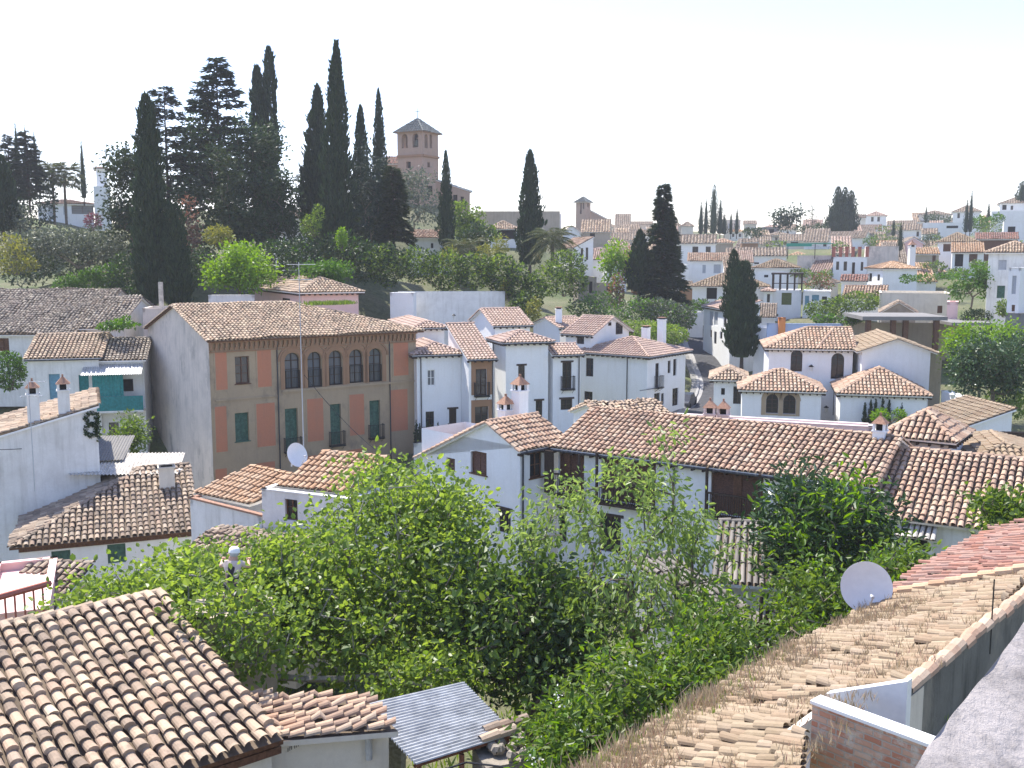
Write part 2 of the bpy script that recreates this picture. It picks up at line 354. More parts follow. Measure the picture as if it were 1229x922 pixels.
def caps(mb, p0, p1, r=.125, cl=.4, seg=5, jit=.01, mat=0, up=.03):
    p0 = np.array(p0,float); p1 = np.array(p1,float); d = p1-p0; L = np.linalg.norm(d)
    if L<.2: return
    d/=L; n = unit(np.array((0,0,1.))-d*d[2]); s = np.cross(n,d)
    m = max(1,round(L/cl)); e = np.linspace(0,L,m+1); k0=int(RNG.integers(0,3000))
    th = np.linspace(-.25,np.pi+.25,seg+1); S=seg+1
    Vr = np.stack([e[:-1],e[1:]+.02],1).ravel(); Rr = np.tile([r*.86,r],m); Lr = np.tile([0,.03],m)+up
    js = np.repeat(RNG.normal(0,jit,m),2)
    C = p0+np.outer(Vr,d)+np.outer(Lr,n)+np.outer(js,s)
    X = C[:,None]+(Rr[:,None]*np.cos(th))[...,None]*s+(Rr[:,None]*np.sin(th)*.8)[...,None]*n
    q=(np.arange(2*m-1)*S)[:,None]; i0=np.arange(S-1)
    F=np.stack([q+i0,q+i0+1,q+i0+1+S,q+i0+S],-1).reshape(-1,4)
    uv=np.empty((2*m-1,S-1,4,2)); uv[...,0]=k0+.5; uv[...,1]=((np.arange(2*m-1)//2)+.5)[:,None,None]
    mb.add(X.reshape(-1,3),F,uv.reshape(-1,4,2),mat)
def lod(d):
    if d<32: return dict(sp=.27,cl=.36,r=.112,seg=6,jit=.010)
    if d<62: return dict(sp=.27,cl=.38,r=.110,seg=5,jit=.012)
    if d<115: return dict(sp=.28,cl=.42,r=.112,seg=4,jit=.012)
    if d<190: return dict(sp=.36,cl=.5,r=.15,seg=3,jit=.02)
    return dict(sp=.6,cl=.8,r=.25,seg=2,jit=.03)

# ------------------------------------------------------------------ facades, windows
class Face:
    def __init__(s,o,du,nr,L): s.o=Vector((o.x,o.y,0)); s.du=du; s.nr=nr; s.L=L
    def P(s,u,n,z): q = s.o+s.du*u+s.nr*n; return Vector((q.x,q.y,z))
    def hit(s,px,py):
        r = ray(px,py); t = s.o.dot(s.nr)/r.dot(s.nr); q = r*t
        return ((q-s.o).dot(s.du), q.z)
    def rect(s,x0,y0,x1,y1):
        ym=(y0+y1)/2; xm=(x0+x1)/2
        a,b = s.hit(x0,ym)[0], s.hit(x1,ym)[0]
        return min(a,b),max(a,b),s.hit(xm,y1)[1],s.hit(xm,y0)[1]
def arc_pts(u0,u1,z1,n=10):
    w=(u1-u0)/2; um=(u0+u1)/2
    return [(um-w*math.cos(math.pi*k/n), z1-w+w*math.sin(math.pi*k/n)) for k in range(n+1)]
def wall_rect(mb,f,u0,u1,z0,z1,holes=(),depth=.16,mat=0):
    holes=[h for h in holes if h[1]>u0 and h[0]<u1]
    us=sorted({u0,u1,*[min(max(x,u0),u1) for h in holes for x in h[:2]]}); zs=sorted({z0,z1,*[min(max(x,z0),z1) for h in holes for x in h[2:4]]})
    for i in range(len(us)-1):
        for j in range(len(zs)-1):
            a,b,c,d=us[i],us[i+1],zs[j],zs[j+1]; um,zm=(a+b)/2,(c+d)/2
            if any(h[0]<um<h[1] and h[2]<zm<h[3] for h in holes): continue
            mb.poly([f.P(a,0,c),f.P(b,0,c),f.P(b,0,d),f.P(a,0,d)],mat)
    for h in holes:
        a,b,c,d=h[:4]; D=-depth
        if h[4]:
            pts=arc_pts(a,b,d); n=len(pts); zs_=d-(b-a)/2
            for k in range(n-1):
                p,q=pts[k],pts[k+1]; cu=a if k<n//2 else b
                mb.poly([f.P(cu,0,d),f.P(q[0],0,q[1]),f.P(p[0],0,p[1])],mat)
                mb.poly([f.P(p[0],0,p[1]),f.P(q[0],0,q[1]),f.P(q[0],D,q[1]),f.P(p[0],D,p[1])],mat)
        else:
            zs_=d; mb.poly([f.P(a,0,d),f.P(b,0,d),f.P(b,D,d),f.P(a,D,d)],mat)
        mb.poly([f.P(a,0,c),f.P(a,0,zs_),f.P(a,D,zs_),f.P(a,D,c)],mat)
        mb.poly([f.P(b,0,c),f.P(b,D,c),f.P(b,D,zs_),f.P(b,0,zs_)],mat)
        mb.poly([f.P(a,0,c),f.P(a,D,c),f.P(b,D,c),f.P(b,0,c)],mat)
STY = {  # frame, pane, name, kind
 'wood':('wood_dark','glass','window','case'),'brown':('wood_brown','glass','window','case'),'white':('white_paint','glass_pale','window','case'),
 'curt':('wood_dark','curtain','window','case'),'pale':('wood_dark','glass_pale','window','case'),
 'green':('green_shutter','green_shutter','shutter','shut'),'olive':('olive_shutter','olive_shutter','shutter','shut'),'woodshut':('wood_brown','wood_dark','shutter','shut'),
 'greyshut':('grey_paint','grey_paint','shutter','shut'),'blue':('blue_door','blue_door','shutter','shut'),'teal':('teal','teal','shutter','shut'),
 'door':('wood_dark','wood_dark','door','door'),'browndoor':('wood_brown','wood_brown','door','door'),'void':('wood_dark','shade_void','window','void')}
def window(f,u0,u1,z0,z1,parent,style='wood',arch=False,depth=.16,lintel=False,sill=False,far=False,label=None):
    fm,pm,nm,kind=STY[style]; w=u1-u0; h=z1-z0; t=min(.07,w*.09); g=.004
    n0=-depth; n1=-depth+.06; b=MB(); p=MB()
    zt = z1-w/2 if arch else z1
    if arch:
        pts=arc_pts(u0+g,u1-g,z1-g); inn=arc_pts(u0+t,u1-t,z1-t)
        p.poly([f.P(u0+g,n0+.012,z0),f.P(u1-g,n0+.012,z0)]+[f.P(a,n0+.012,z) for a,z in pts[::-1]])
        for k in range(len(pts)-1):
            b.poly([f.P(*(pts[k][0],n1,pts[k][1])),f.P(pts[k+1][0],n1,pts[k+1][1]),f.P(inn[k+1][0],n1,inn[k+1][1]),f.P(inn[k][0],n1,inn[k][1])])
        b.fbox(f,u0+t,u1-t,n0+.02,n1,zt-t*.5,zt+t*.5)
    else:
        p.poly([f.P(u0+g,n0+.012,z0+g),f.P(u1-g,n0+.012,z0+g),f.P(u1-g,n0+.012,z1-g),f.P(u0+g,n0+.012,z1-g)])
        b.fbox(f,u0+t,u1-t,n0,n1,z1-t,z1-g)
    b.fbox(f,u0+g,u0+t,n0,n1,z0+g,zt); b.fbox(f,u1-t,u1-g,n0,n1,z0+g,zt); b.fbox(f,u0+t,u1-t,n0,n1,z0+g,z0+t)
    um=(u0+u1)/2; zi=z0+t; zj=(zt if arch else z1-t)
    if kind=='case':
        b.fbox(f,um-t*.55,um+t*.55,n0+.02,n1-.005,zi,(z1-t if arch else zj))
        for q in ([.5] if h<1.3 else [.36,.68]): 
            zz=zi+(zj-zi)*q
            b.fbox(f,u0+t,um-t*.55,n0+.02,n1-.012,zz-t*.3,zz+t*.3); b.fbox(f,um+t*.55,u1-t,n0+.02,n1-.012,zz-t*.3,zz+t*.3)
    elif kind=='shut':
        ns=max(5,int(h/.09)); dz=(zj-zi)/ns
        for k in range(ns):
            for a,c in ((u0+t,um-.015),(um+.015,u1-t)):
                q=MB
                b.add([tuple(f.P(a,n0+.02,zi+dz*k)),tuple(f.P(c,n0+.02,zi+dz*k)),tuple(f.P(c,n1-.005,zi+dz*(k+.12))),tuple(f.P(a,n1-.005,zi+dz*(k+.12))),tuple(f.P(c,n0+.02,zi+dz*(k+1))),tuple(f.P(a,n0+.02,zi+dz*(k+1)))],[[0,1,2,3],[3,2,4,5]])
        b.fbox(f,um-.014,um+.014,n0+.02,n1-.002,zi,zj)
    elif kind=='door':
        b.fbox(f,um-.02,um+.02,n0+.02,n1,zi,zj)
        for a,c in ((u0+t*1.6,um-t),(um+t,u1-t*1.6)):
            for z_,y_ in ((zi+.1,zi+(zj-zi)*.42),(zi+(zj-zi)*.5,zj-.1)): b.fbox(f,a,c,n0+.012,n1-.02,z_,y_)
    if lintel: b.fbox(f,u0-.14,u1+.14,-.05,.045,z1+.002,z1+.14)
    if sill: b.fbox(f,u0-.08,u1+.08,-depth+.01,.06,z0-.06,z0+.003)
    if far:
        V=p.V[0]; b.add(V,p.F[0]-0 if False else [list(range(len(V)))],None,1); o=b.build(nm,parent,[fm,pm])
    else:
        o=b.build(nm,parent,fm)
        if kind in('case','void'): p.build('pane',o,pm,origin=ORG[parent.name])
        else: p.build('panel',o,pm,origin=ORG[parent.name])
    if label: o['label']=label
    return o
def balcony(f,u0,u1,z,parent,h=1.0,dep=.45,ext=.15,slab=True,mat='iron',scrolls=True):
    b=MB(); a,c=u0-ext,u1+ext
    if slab: b.fbox(f,a,c,.003,dep,z-.08,z)
    n=max(4,int((c-a)/.11)); P0=[];P1=[]
    for k in range(n+1):
        u=a+.02+(c-a-.04)*k/n; P0.append(f.P(u,dep-.03,z)); P1.append(f.P(u,dep-.03,z+h))
    for k in range(4):
        for u in (a+.02,c-.02): P0.append(f.P(u,.02+k*(dep-.06)/4,z)); P1.append(f.P(u,.02+k*(dep-.06)/4,z+h))
    b.tubes(P0,P1,.012,.012,4)
    for zz in (z+h,z+.08): b.fbox(f,a,c,dep-.045,dep-.015,zz-.015,zz+.015)
    for u in (a,c-.03): b.fbox(f,u,u+.03,.003,dep-.05,z+h-.015,z+h+.015)
    if slab and scrolls: b.tubes([f.P(a+.1,.02,z-.35),f.P(c-.1,.02,z-.35)],[f.P(a+.1,dep*.8,z-.085),f.P(c-.1,dep*.8,z-.085)],.018,.018,4)
    return b.build('balcony',parent,mat)

# ------------------------------------------------------------------ chimneys, aerials, dishes
def chimney(parent, base, w=.6, h=1.6, wall='white_lime', cap='clay', yaw=0, style='house', name='chimney'):
    b=MB(); x,y,z=base; t=yaw
    b.cbox((x,y,z-.6),w,w,h+.6,t,0)
    if style=='plain':
        b.cbox((x,y,z+h),w*1.15,w*1.15,.07,t,0); b.cbox((x,y,z+h+.07),w*.7,w*.7,.12,t,1); b.cbox((x,y,z+h+.19),w*1.05,w*1.05,.06,t,2)
    else:
        b.cbox((x,y,z+h),w*1.18,w*1.18,.06,t,0); b.cbox((x,y,z+h+.06),w*.55,w*.55,.3,t,1)
        ca,sa=math.cos(t),math.sin(t)
        for sx in(-1,1):
            for sy in(-1,1):
                dx,dy=sx*w*.42,sy*w*.42; b.cbox((x+ca*dx-sa*dy,y+sa*dx+ca*dy,z+h+.06),w*.2,w*.2,.3,t,0 if style=='house' else 2)
        q=w*.62; zc=z+h+.36
        c=[(x+ca*sx*q-sa*sy*q,y+sa*sx*q+ca*sy*q,zc) for sx,sy in((-1,-1),(1,-1),(1,1),(-1,1))]; ap=(x,y,zc+w*.75)
        for k in range(4): b.poly([c[k],c[(k+1)%4],ap],2)
        b.poly(c[::-1],2); b.cbox((x,y,zc+w*.68),w*.16,w*.16,.1,t,2)
    return b.build(name,parent,[wall,'shade_void',cap])
def antenna(base,h,label,yaw=0,kind=0,group='television aerials on the rooftops'):
    b=MB(); x,y,z=base; b.tubes([(x,y,z)],[(x,y,z+h)],.026,.018,5,cap=True)
    ca,sa=math.cos(yaw),math.sin(yaw)
    for lv,(zz,L,n) in enumerate([(h-.1,1.2,6),(h-.75,.9,4)] if kind<2 else [(h-.2,.8,3),(h*.8,1.1,4),(h*.62,.6,3)]):
        b.tubes([(x-ca*L*.4,y-sa*L*.4,z+zz)],[(x+ca*L*.6,y+sa*L*.6,z+zz)],.014,.014,4)
        for k in range(n):
            q=-L*.38+L*.95*k/(n-1); e=.28-.025*k
            b.tubes([(x+ca*q+sa*e,y+sa*q-ca*e,z+zz)],[(x+ca*q-sa*e,y+sa*q+ca*e,z+zz)],.01,.01,4)
    return solo('television_aerial',b,'grey_paint',label,'aerial',base,group)
def dish(label,c,dia,aim,post,mat='white_dish',yaw_arm=1):
    c=Vector(c); aim=Vector(aim).normalized(); o=thing('satellite_dish',label,'satellite dish',post)
    b=MB(); n=10; r=dia/2; dep=r*.22
    prof=[(0.001,-dep)]+[(r*k/n,-dep+dep*(k/n)**2) for k in range(1,n+1)]
    b.lathe(c,prof+[(r*1.015,.005),(r*1.0,-.02)]+[(r*k/n,-dep-.02+dep*(k/n)**2) for k in range(n-1,0,-1)]+[(.001,-dep-.02)],40,0,aim)
    b.build('reflector',o,mat,True)
    b=MB(); s=aim.cross(Vector((0,0,1))).normalized(); up=s.cross(aim); foc=c+aim*r*.95-up*r*.35
    b.tubes([c-up*r*.97],[foc],.016,.016,5); b.tubes([foc],[foc-aim*.12+up*.04],.035,.03,8,cap=True); b.build('feed_arm',o,'grey_paint')
    b=MB(); bk=c-aim*(dep+.03); b.tubes([bk,bk-aim*.18],[bk-aim*.2,Vector(post)],.05,.035,8,cap=True); b.build('mast',o,'grey_paint')
    return o

# ------------------------------------------------------------------ houses
def yaw_from(C,f,px,py):                          # yaw so that the level eave from C along face f runs through a pixel
    q=at_z(px,py,C.z)-C; q.z=0
    return math.degrees(math.atan2(q.y,q.x)) if f=='A' else math.degrees(math.atan2(-q.x,q.y))
class House:
    def __init__(s,name,label,cat,c,t,xr=None,xl=None,L=None,W=None,hgt=6,zb=None,wall='white_lime',depth=.16,group=None,C=None,far=False):
        C = at(*c) if C is None else Vector(C); t=t if not isinstance(t,tuple) else yaw_from(C,*t); s.C=C; s.ze=C.z; s.t=R(t); s.d=C.y
        s.a=Vector((math.cos(s.t),math.sin(s.t),0)); s.b=Vector((-math.sin(s.t),math.cos(s.t),0))
        s.L = L if L else px_len(C,s.a,xr); s.W = W if W else px_len(C,s.b,xl)
        s.zb = zb if zb is not None else C.z-hgt
        a,b=s.a,s.b
        s.f={'A':Face(C,a,-b,s.L),'B':Face(C+b*s.W,-b,-a,s.W),'R':Face(C+a*s.L,b,a,s.W),'K':Face(C+a*s.L+b*s.W,-a,b,s.L)}
        s.h={k:[] for k in 'ABRK'}; s.wn=[]; s.depth=depth; s.wall=wall; s.far=far; s.extra=MB(); s.hasx=False
        m=C+a*s.L/2+b*s.W/2; s.o=thing(name,label,cat,(m.x,m.y,s.zb),group)
    def P(s,u,v,z): q=s.C+s.a*u+s.b*v; return Vector((q.x,q.y,z))
    def hole(s,f,q,arch=False): s.h[f].append((*q,arch))
    def win(s,f,rect,style='wood',arch=False,**kw):
        F=s.f[f]; q=F.rect(*rect); s.winm(f,q,style,arch,**kw)
    def winm(s,f,q,style='wood',arch=False,bal=None,**kw):
        F=s.f[f]; u0,u1,z0,z1=q
        u0=max(u0,.05); u1=min(u1,F.L-.05); z1=min(z1,s.ze-.02) if not kw.pop('high',False) else z1
        if u1-u0<.15 or z1-z0<.15: return
        s.h[f].append((u0,u1,z0,z1,arch)); s.wn.append((F,u0,u1,z0,z1,style,arch,bal,kw))
    def wins(s,f,rects,style='wood',**kw):
        for r in rects: s.win(f,r,style,**kw)
    def row(s,f,n,z0,h,w,style='wood',u0=None,u1=None,**kw):        # n evenly spaced openings in metres
        L=s.f[f].L; a=0 if u0 is None else u0; b=L if u1 is None else u1
        for k in range(n):
            u=a+(b-a)*(k+.5)/n; s.winm(f,(u-w/2,u+w/2,s.ze-z0-h,s.ze-z0),style,**kw)
    def finish(s,roof='gableA',pitch=.42,oh=.35,ohg=.2,tile='tile_mixed',ends='hh',rafters=False,gutter=False,under='white_lime',jit=None,sag=.025,asym=None,tkw=None):
        w=MB(); ze=s.ze; L,W=s.L,s.W; D=s.depth
        for k in 'ABRK': wall_rect(w,s.f[k],0,s.f[k].L,s.zb,ze,s.h[k],D)
        r=MB(); kw=lod(s.d); kw['sag']=sag
        if jit is not None: kw['jit']=jit
        kw['slab']=.1; kw.update(tkw or {})
        cs=dict(seg=kw['seg'] if kw['seg']>2 else 3, r=.12 if s.d<120 else .18, cl=.4 if s.d<120 else .8)
        P=s.P
        def rectroof(P,L,W,e0,e1,fL):
            rise=pitch*W/2; zr=ze+rise; zo=ze-pitch*oh; h0=W/2 if e0=='h' else -ohg; h1=L-W/2 if e1=='h' else L+ohg
            if h1<h0: h0=h1=L/2
            x0=-oh if e0=='h' else -ohg; x1=L+oh if e1=='h' else L+ohg
            r0,r1=P(h0,W/2,zr),P(h1,W/2,zr)
            A0,A1,B0,B1=P(x0,-oh,zo),P(x1,-oh,zo),P(x0,W+oh,zo),P(x1,W+oh,zo)
            tri = (r1-r0).length<.05
            tiles(r,[A0,A1,r1] if tri else [A0,A1,r1,r0],**kw); tiles(r,[B1,B0,r0] if tri else [B1,B0,r0,r1],**kw)
            if not tri: caps(r,r0,r1,**cs)
            for e,rr,X,Y,u in((e0,r0,A0,B0,0),(e1,r1,A1,B1,L)):
                if e=='h':
                    tiles(r,[X,Y,rr],**kw); caps(r,rr,X,**cs); caps(r,rr,Y,**cs)
                else:
                    w.poly([P(u,0,ze),P(u,W,ze),P(u,W/2,zr-.01)])
                    if s.d<120: caps(r,rr,X,**{**cs,'up':-.01}); caps(r,rr,Y,**{**cs,'up':-.01})
            return [(P(x0,-oh,zo),P(x1,-oh,zo)),(P(x0,W+oh,zo),P(x1,W+oh,zo))]+([(A0,B0)] if e0=='h' else [])+([(A1,B1)] if e1=='h' else [])
        ed=[]
        if roof=='gableA': ed=rectroof(P,L,W,'g','g',0)
        elif roof=='gableB': ed=rectroof(lambda u,v,z:P(v,u,z),W,L,'g','g',0)
        elif roof=='hipA': ed=rectroof(P,L,W,ends[0],ends[1],0)
        elif roof=='hipB': ed=rectroof(lambda u,v,z:P(v,u,z),W,L,ends[0],ends[1],0)
        elif roof=='hip':
            ed = rectroof(P,L,W,'h','h',0) if L>=W else rectroof(lambda u,v,z:P(v,u,z),W,L,'h','h',0)
        elif roof.startswith('shed'):
            q={'A':(lambda u,v,z:P(u,v,z),L,W),'K':(lambda u,v,z:P(L-u,W-v,z),L,W),'B':(lambda u,v,z:P(v,W-u,z),W,L),'R':(lambda u,v,z:P(L-v,u,z),W,L)}[roof[4]]
            Q,l,d_=q; zo=ze-pitch*oh; zh=ze+pitch*(d_+.1); A0,A1,B1,B0=Q(-ohg,-oh,zo),Q(l+ohg,-oh,zo),Q(l+ohg,d_+.1,zh),Q(-ohg,d_+.1,zh)
            tiles(r,[A0,A1,B1,B0],**kw); ed=[(A0,A1)]; zt=ze+pitch*d_-.01
            w.poly([Q(0,0,ze),Q(0,d_,ze),Q(0,d_,zt)]); w.poly([Q(l,0,ze),Q(l,d_,zt),Q(l,d_,ze)]); w.poly([Q(0,d_,ze),Q(l,d_,ze),Q(l,d_,zt),Q(0,d_,zt)])
            if s.d<120: caps(r,B0,B1,**cs)
        elif roof=='asym':                        # ridge along a at v=rv, level zr, the back eave lower at zk
            rv,zr,zk=asym; zo=ze-(zr-ze)/rv*oh; sk=(zr-zk)/(W-rv)
            A0,A1,r0,r1,B0,B1=P(-ohg,-oh,zo),P(L+ohg,-oh,zo),P(-ohg,rv,zr),P(L+ohg,rv,zr),P(-ohg,W+oh,zk-sk*oh),P(L+ohg,W+oh,zk-sk*oh)
            tiles(r,[A0,A1,r1,r0],**kw); tiles(r,[B1,B0,r0,r1],**kw); caps(r,r0,r1,**cs)
            for x in (A0,B0): caps(r,r0,x,**{**cs,'up':-.01})
            for u in (0,L): w.poly([P(u,0,ze),P(u,rv,zr-.01),P(u,W,zk),P(u,W,ze if zk>ze else zk)])
            ed=[(A0,A1)]
        elif roof=='flat':
            w.poly([P(0,0,ze-.25),P(L,0,ze-.25),P(L,W,ze-.25),P(0,W,ze-.25)]); t_=.2
            for k in 'ABRK': f=s.f[k]; w.fbox(f,0,f.L,-t_,-.004,ze-.25,ze); w.fbox(f,-.03,f.L+.03,-t_-.03,.03,ze,ze+.06)
        s.w=w.build('wall',s.o,s.wall)
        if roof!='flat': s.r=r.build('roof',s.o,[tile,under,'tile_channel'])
        if rafters:
            for A,B in ed:
                b=MB(); l=(B-A).length; n=int(l/.5); dr=(B-A)/l; inn=Vector((-dr.y,dr.x,0)); mid=(s.P(L/2,W/2,0)-A); mid.z=0
                if inn.dot(mid)<0: inn=-inn
                VV=[]; FF=[]; n=max(n,1); q=inn*(oh-.02)
                for k in range(n+1):              # rafter tails joined by the eaves board above them: one connected piece
                    p=A+dr*(.1+(l-.2)*k/n)+Vector((0,0,-.24))-dr*.04; x=dr*.08; z=Vector((0,0,.11)); i=8*k
                    VV+=[tuple(c) for c in (p,p+x,p+x+q,p+q,p+z,p+x+z,p+x+q+z,p+q+z)]
                    FF+=[[i+c for c in f_] for f_ in ([0,3,2,1],[4,5,6,7],[0,1,5,4],[1,2,6,5],[2,3,7,6],[3,0,4,7])]
                    if k<n: FF.append([i+5,i+12,i+15,i+6])
                b.add(VV,FF); b.build('eaves_board',s.o,'wood_dark')
        if gutter:
            for A,B in ed: b=MB(); b.tubes([A+Vector((0,0,-.09))],[B+Vector((0,0,-.09))],.055,.055,6); b.build('gutter',s.o,'gutter')
        for F,u0,u1,z0,z1,st,ar,bal,kk in s.wn:
            window(F,u0,u1,z0,z1,s.o,st,ar,D,far=s.far,**kk)
            if bal is not None: balcony(F,u0,u1,z0+.01 if bal!='rail' else z0,s.o,dep=.45 if bal!='rail' else .06,slab=bal!='rail',ext=.15 if bal!='rail' else 0,h=1.0 if bal!='rail' else .9)
        return s
    def pipe(s,f,px=None,u=None,z0=None):
        F=s.f[f]; u=F.hit(px,450)[0] if u is None else u
        b=MB(); z0=s.zb if z0 is None else z0; z1=s.ze-.3
        b.tubes([F.P(u,.07,z0),F.P(u,.07,z1)],[F.P(u,.07,z1),F.P(u,.32,z1+.16)],.045,.045,6); b.build('downpipe',s.o,'gutter')
    def seat(s,px,py,face=None):                 # point of the level plane at the eave height seen at a pixel
        return at_z(px,py,s.ze)

# ------------------------------------------------------------------ vegetation
def rvec(n):
    v=RNG.normal(size=(n,3)); return v/np.linalg.norm(v,axis=1,keepdims=True)
def leaves(mb,pos,dirs,size,asp=.5,fold=.12,mat=0,up=.6,rich=False):
    n=len(pos)
    if n==0: return
    size=np.broadcast_to(np.asarray(size,float),(n,))[:,None]
    nr=rvec(n)+np.array((0,0,up)); s=np.cross(nr,dirs); s/=np.maximum(np.linalg.norm(s,axis=1,keepdims=True),1e-6); nn=np.cross(dirs,s)
    if rich:
        V=np.stack([pos, pos+dirs*size*.28+s*size*asp*.42+nn*size*fold, pos+dirs*size*.66+s*size*asp*.40+nn*size*fold*.7, pos+dirs*size-nn*size*fold*.5,
                    pos+dirs*size*.66-s*size*asp*.40+nn*size*fold*.7, pos+dirs*size*.28-s*size*asp*.42+nn*size*fold],1)
        F=np.array([[0,5,4,3],[0,3,2,1]]); k=6
    else:
        V=np.stack([pos,pos+dirs*size*.45+s*size*asp*.5+nn*size*fold,pos+dirs*size,pos+dirs*size*.45-s*size*asp*.5+nn*size*fold],1)
        F=np.array([[0,3,2],[0,2,1]]); k=4
    F=(F[None]+(np.arange(n)*k)[:,None,None]).reshape(-1,F.shape[1])
    mb.add(V.reshape(-1,3),F,None,mat)
def lb(px,py,d,rw,rh,ry=None):
    c=np.array(at(px,py,d)); m=mpp(d); return (c,rw*m,(ry if ry else rw*m),rh*m)
def in_lobes(lobes,K,shell=.45):
    vol=np.array([l[1]*l[2]*l[3] for l in lobes])**.75; pick=RNG.choice(len(lobes),K,p=vol/vol.sum())
    v=rvec(K)*(RNG.random((K,1))**shell)
    c=np.array([l[0] for l in lobes]); r=np.array([l[1:] for l in lobes])
    return c[pick]+v*r[pick]
def skeleton(base,tips,lead,bend=.12,first=None):
    base=np.array(base,float); nodes=[base]; par=[-1]
    top=np.array(lead,float); m=max(3,int(np.linalg.norm(top-base)/.8))
    for k in range(1,m+1):
        p=base+(top-base)*k/m+RNG.normal(0,.05,3)*np.array((1,1,0))*np.linalg.norm(top-base)*.15; nodes.append(p); par.append(len(nodes)-2)
    cost=[0]+[.0]*m
    order=np.argsort(np.linalg.norm(tips-top,axis=1)); tipn=[]
    NA=np.empty((len(nodes)+len(tips)*5,3)); CA=np.empty(len(NA)); NA[:len(nodes)]=nodes; CA[:len(nodes)]=cost; cnt=len(nodes)
    for t in order:
        p=tips[t]; st=max(1,m//2)
        dd=np.linalg.norm(NA[st:cnt]-p,axis=1)+.25*CA[st:cnt]+ .6*np.maximum(0,NA[st:cnt,2]-p[2]); j=int(np.argmin(dd))+st
        q=NA[j].copy(); L=np.linalg.norm(p-q); ns=int(min(4,max(1,round(L/.7)))); off=RNG.normal(0,bend*L,3); off[2]=abs(off[2])*.6
        prev=j
        for k in range(1,ns+1):
            f=k/ns; x=q+(p-q)*f+off*math.sin(math.pi*f)*.8; NA[cnt]=x; CA[cnt]=CA[prev]+L/ns; par.append(prev); prev=cnt; cnt+=1
        tipn.append(prev)
    par=np.array(par[:cnt]); w=np.zeros(cnt); w[tipn]=1
    for i in range(cnt-1,0,-1): w[par[i]]+=w[i]
    return NA[:cnt],par,w,np.array(tipn)
def broadleaf(name,label,cat,base,lobes,K=120,nleaf=3000,lsize=.2,mat='shrub_leaf',bark='bark',rt=.012,lead=None,asp=.55,spread=.35,shell=.45,group=None,rich=False,droop=.2,dens=None,extra=None,up=.6,split=None):
    base=np.array(base,float); tips=in_lobes(lobes,K,shell); c0=np.mean([l[0] for l in lobes],0)
    if lead is None: lead=base+(c0-base)*.45
    Nn,par,w,tn=skeleton(base,tips,lead)
    o=thing(name,label,cat,tuple(base),group)
    b=MB(); i=np.arange(1,len(Nn)); r=rt*np.sqrt(np.maximum(w,.3)); r0=np.minimum(r[par[i]],r[i]*1.6); b.tubes(Nn[par[i]],Nn[i],r0,r[i],5 if len(Nn)>500 else 6); b.build('trunk',o,bark)
    k=RNG.integers(0,K,nleaf); pos=tips[k]+RNG.normal(0,spread,(nleaf,3))*np.array((1,1,.8))
    dr=rvec(nleaf)+unit_rows(pos-tips[k])*.5+unit_rows(pos-c0)*.4+np.array((0,0,-droop)); dr=unit_rows(dr)
    b=MB(); sz=lsize*RNG.uniform(.42,1.35,nleaf)
    if split:                                       # lighter young growth as a second material of the crown
        m2,share=split; s=RNG.random(K)<share; q=s[k]; leaves(b,pos[~q],dr[~q],sz[~q],asp,rich=rich,up=up); leaves(b,pos[q],dr[q],sz[q],asp,mat=1,rich=rich,up=up); ms=[mat,m2]
    else: leaves(b,pos,dr,sz,asp,rich=rich,up=up); ms=[mat]
    b.build('crown',o,ms); return o
def unit_rows(v): return v/np.maximum(np.linalg.norm(v,axis=1,keepdims=True),1e-6)
def bush(name,label,cat,lobes,n=1500,lsize=.25,mat='shrub_leaf',asp=.55,shell=.28,group=None,split=None,ground=None,stems=True,up=.6,rich=False):
    c0=np.mean([l[0] for l in lobes],0); zb=min(l[0][2]-l[3] for l in lobes) if ground is None else ground
    o=thing(name,label,cat,(c0[0],c0[1],zb),group); pos=in_lobes(lobes,n,shell)
    hue=np.sin(pos[:,0]*2.1+1)*np.sin(pos[:,1]*1.7)*np.sin(pos[:,2]*2.5+2)
    keep=RNG.random(n)<.75+.6*hue; pos=pos[keep]; n=len(pos)
    dr=unit_rows(rvec(n)+unit_rows(pos-c0)*.7+np.array((0,0,.1))); sz=lsize*RNG.uniform(.55,1.3,n); b=MB()
    if split:
        q=RNG.random(n)<split[1]; leaves(b,pos[~q],dr[~q],sz[~q],asp,up=up,rich=rich); leaves(b,pos[q],dr[q],sz[q],asp,mat=1,up=up,rich=rich); ms=[mat,split[0]]
    else: leaves(b,pos,dr,sz,asp,up=up,rich=rich); ms=[mat]
    b.build('foliage',o,ms)
    if stems:
        t=MB(); m=14; pk=pos[RNG.integers(0,n,m)]; t.tubes(np.tile((c0[0],c0[1],zb),(m,1))+RNG.normal(0,.12,(m,3))*np.array((1,1,0)),pk,.03,.01,5); t.build('stem',o,'bark')
    return o
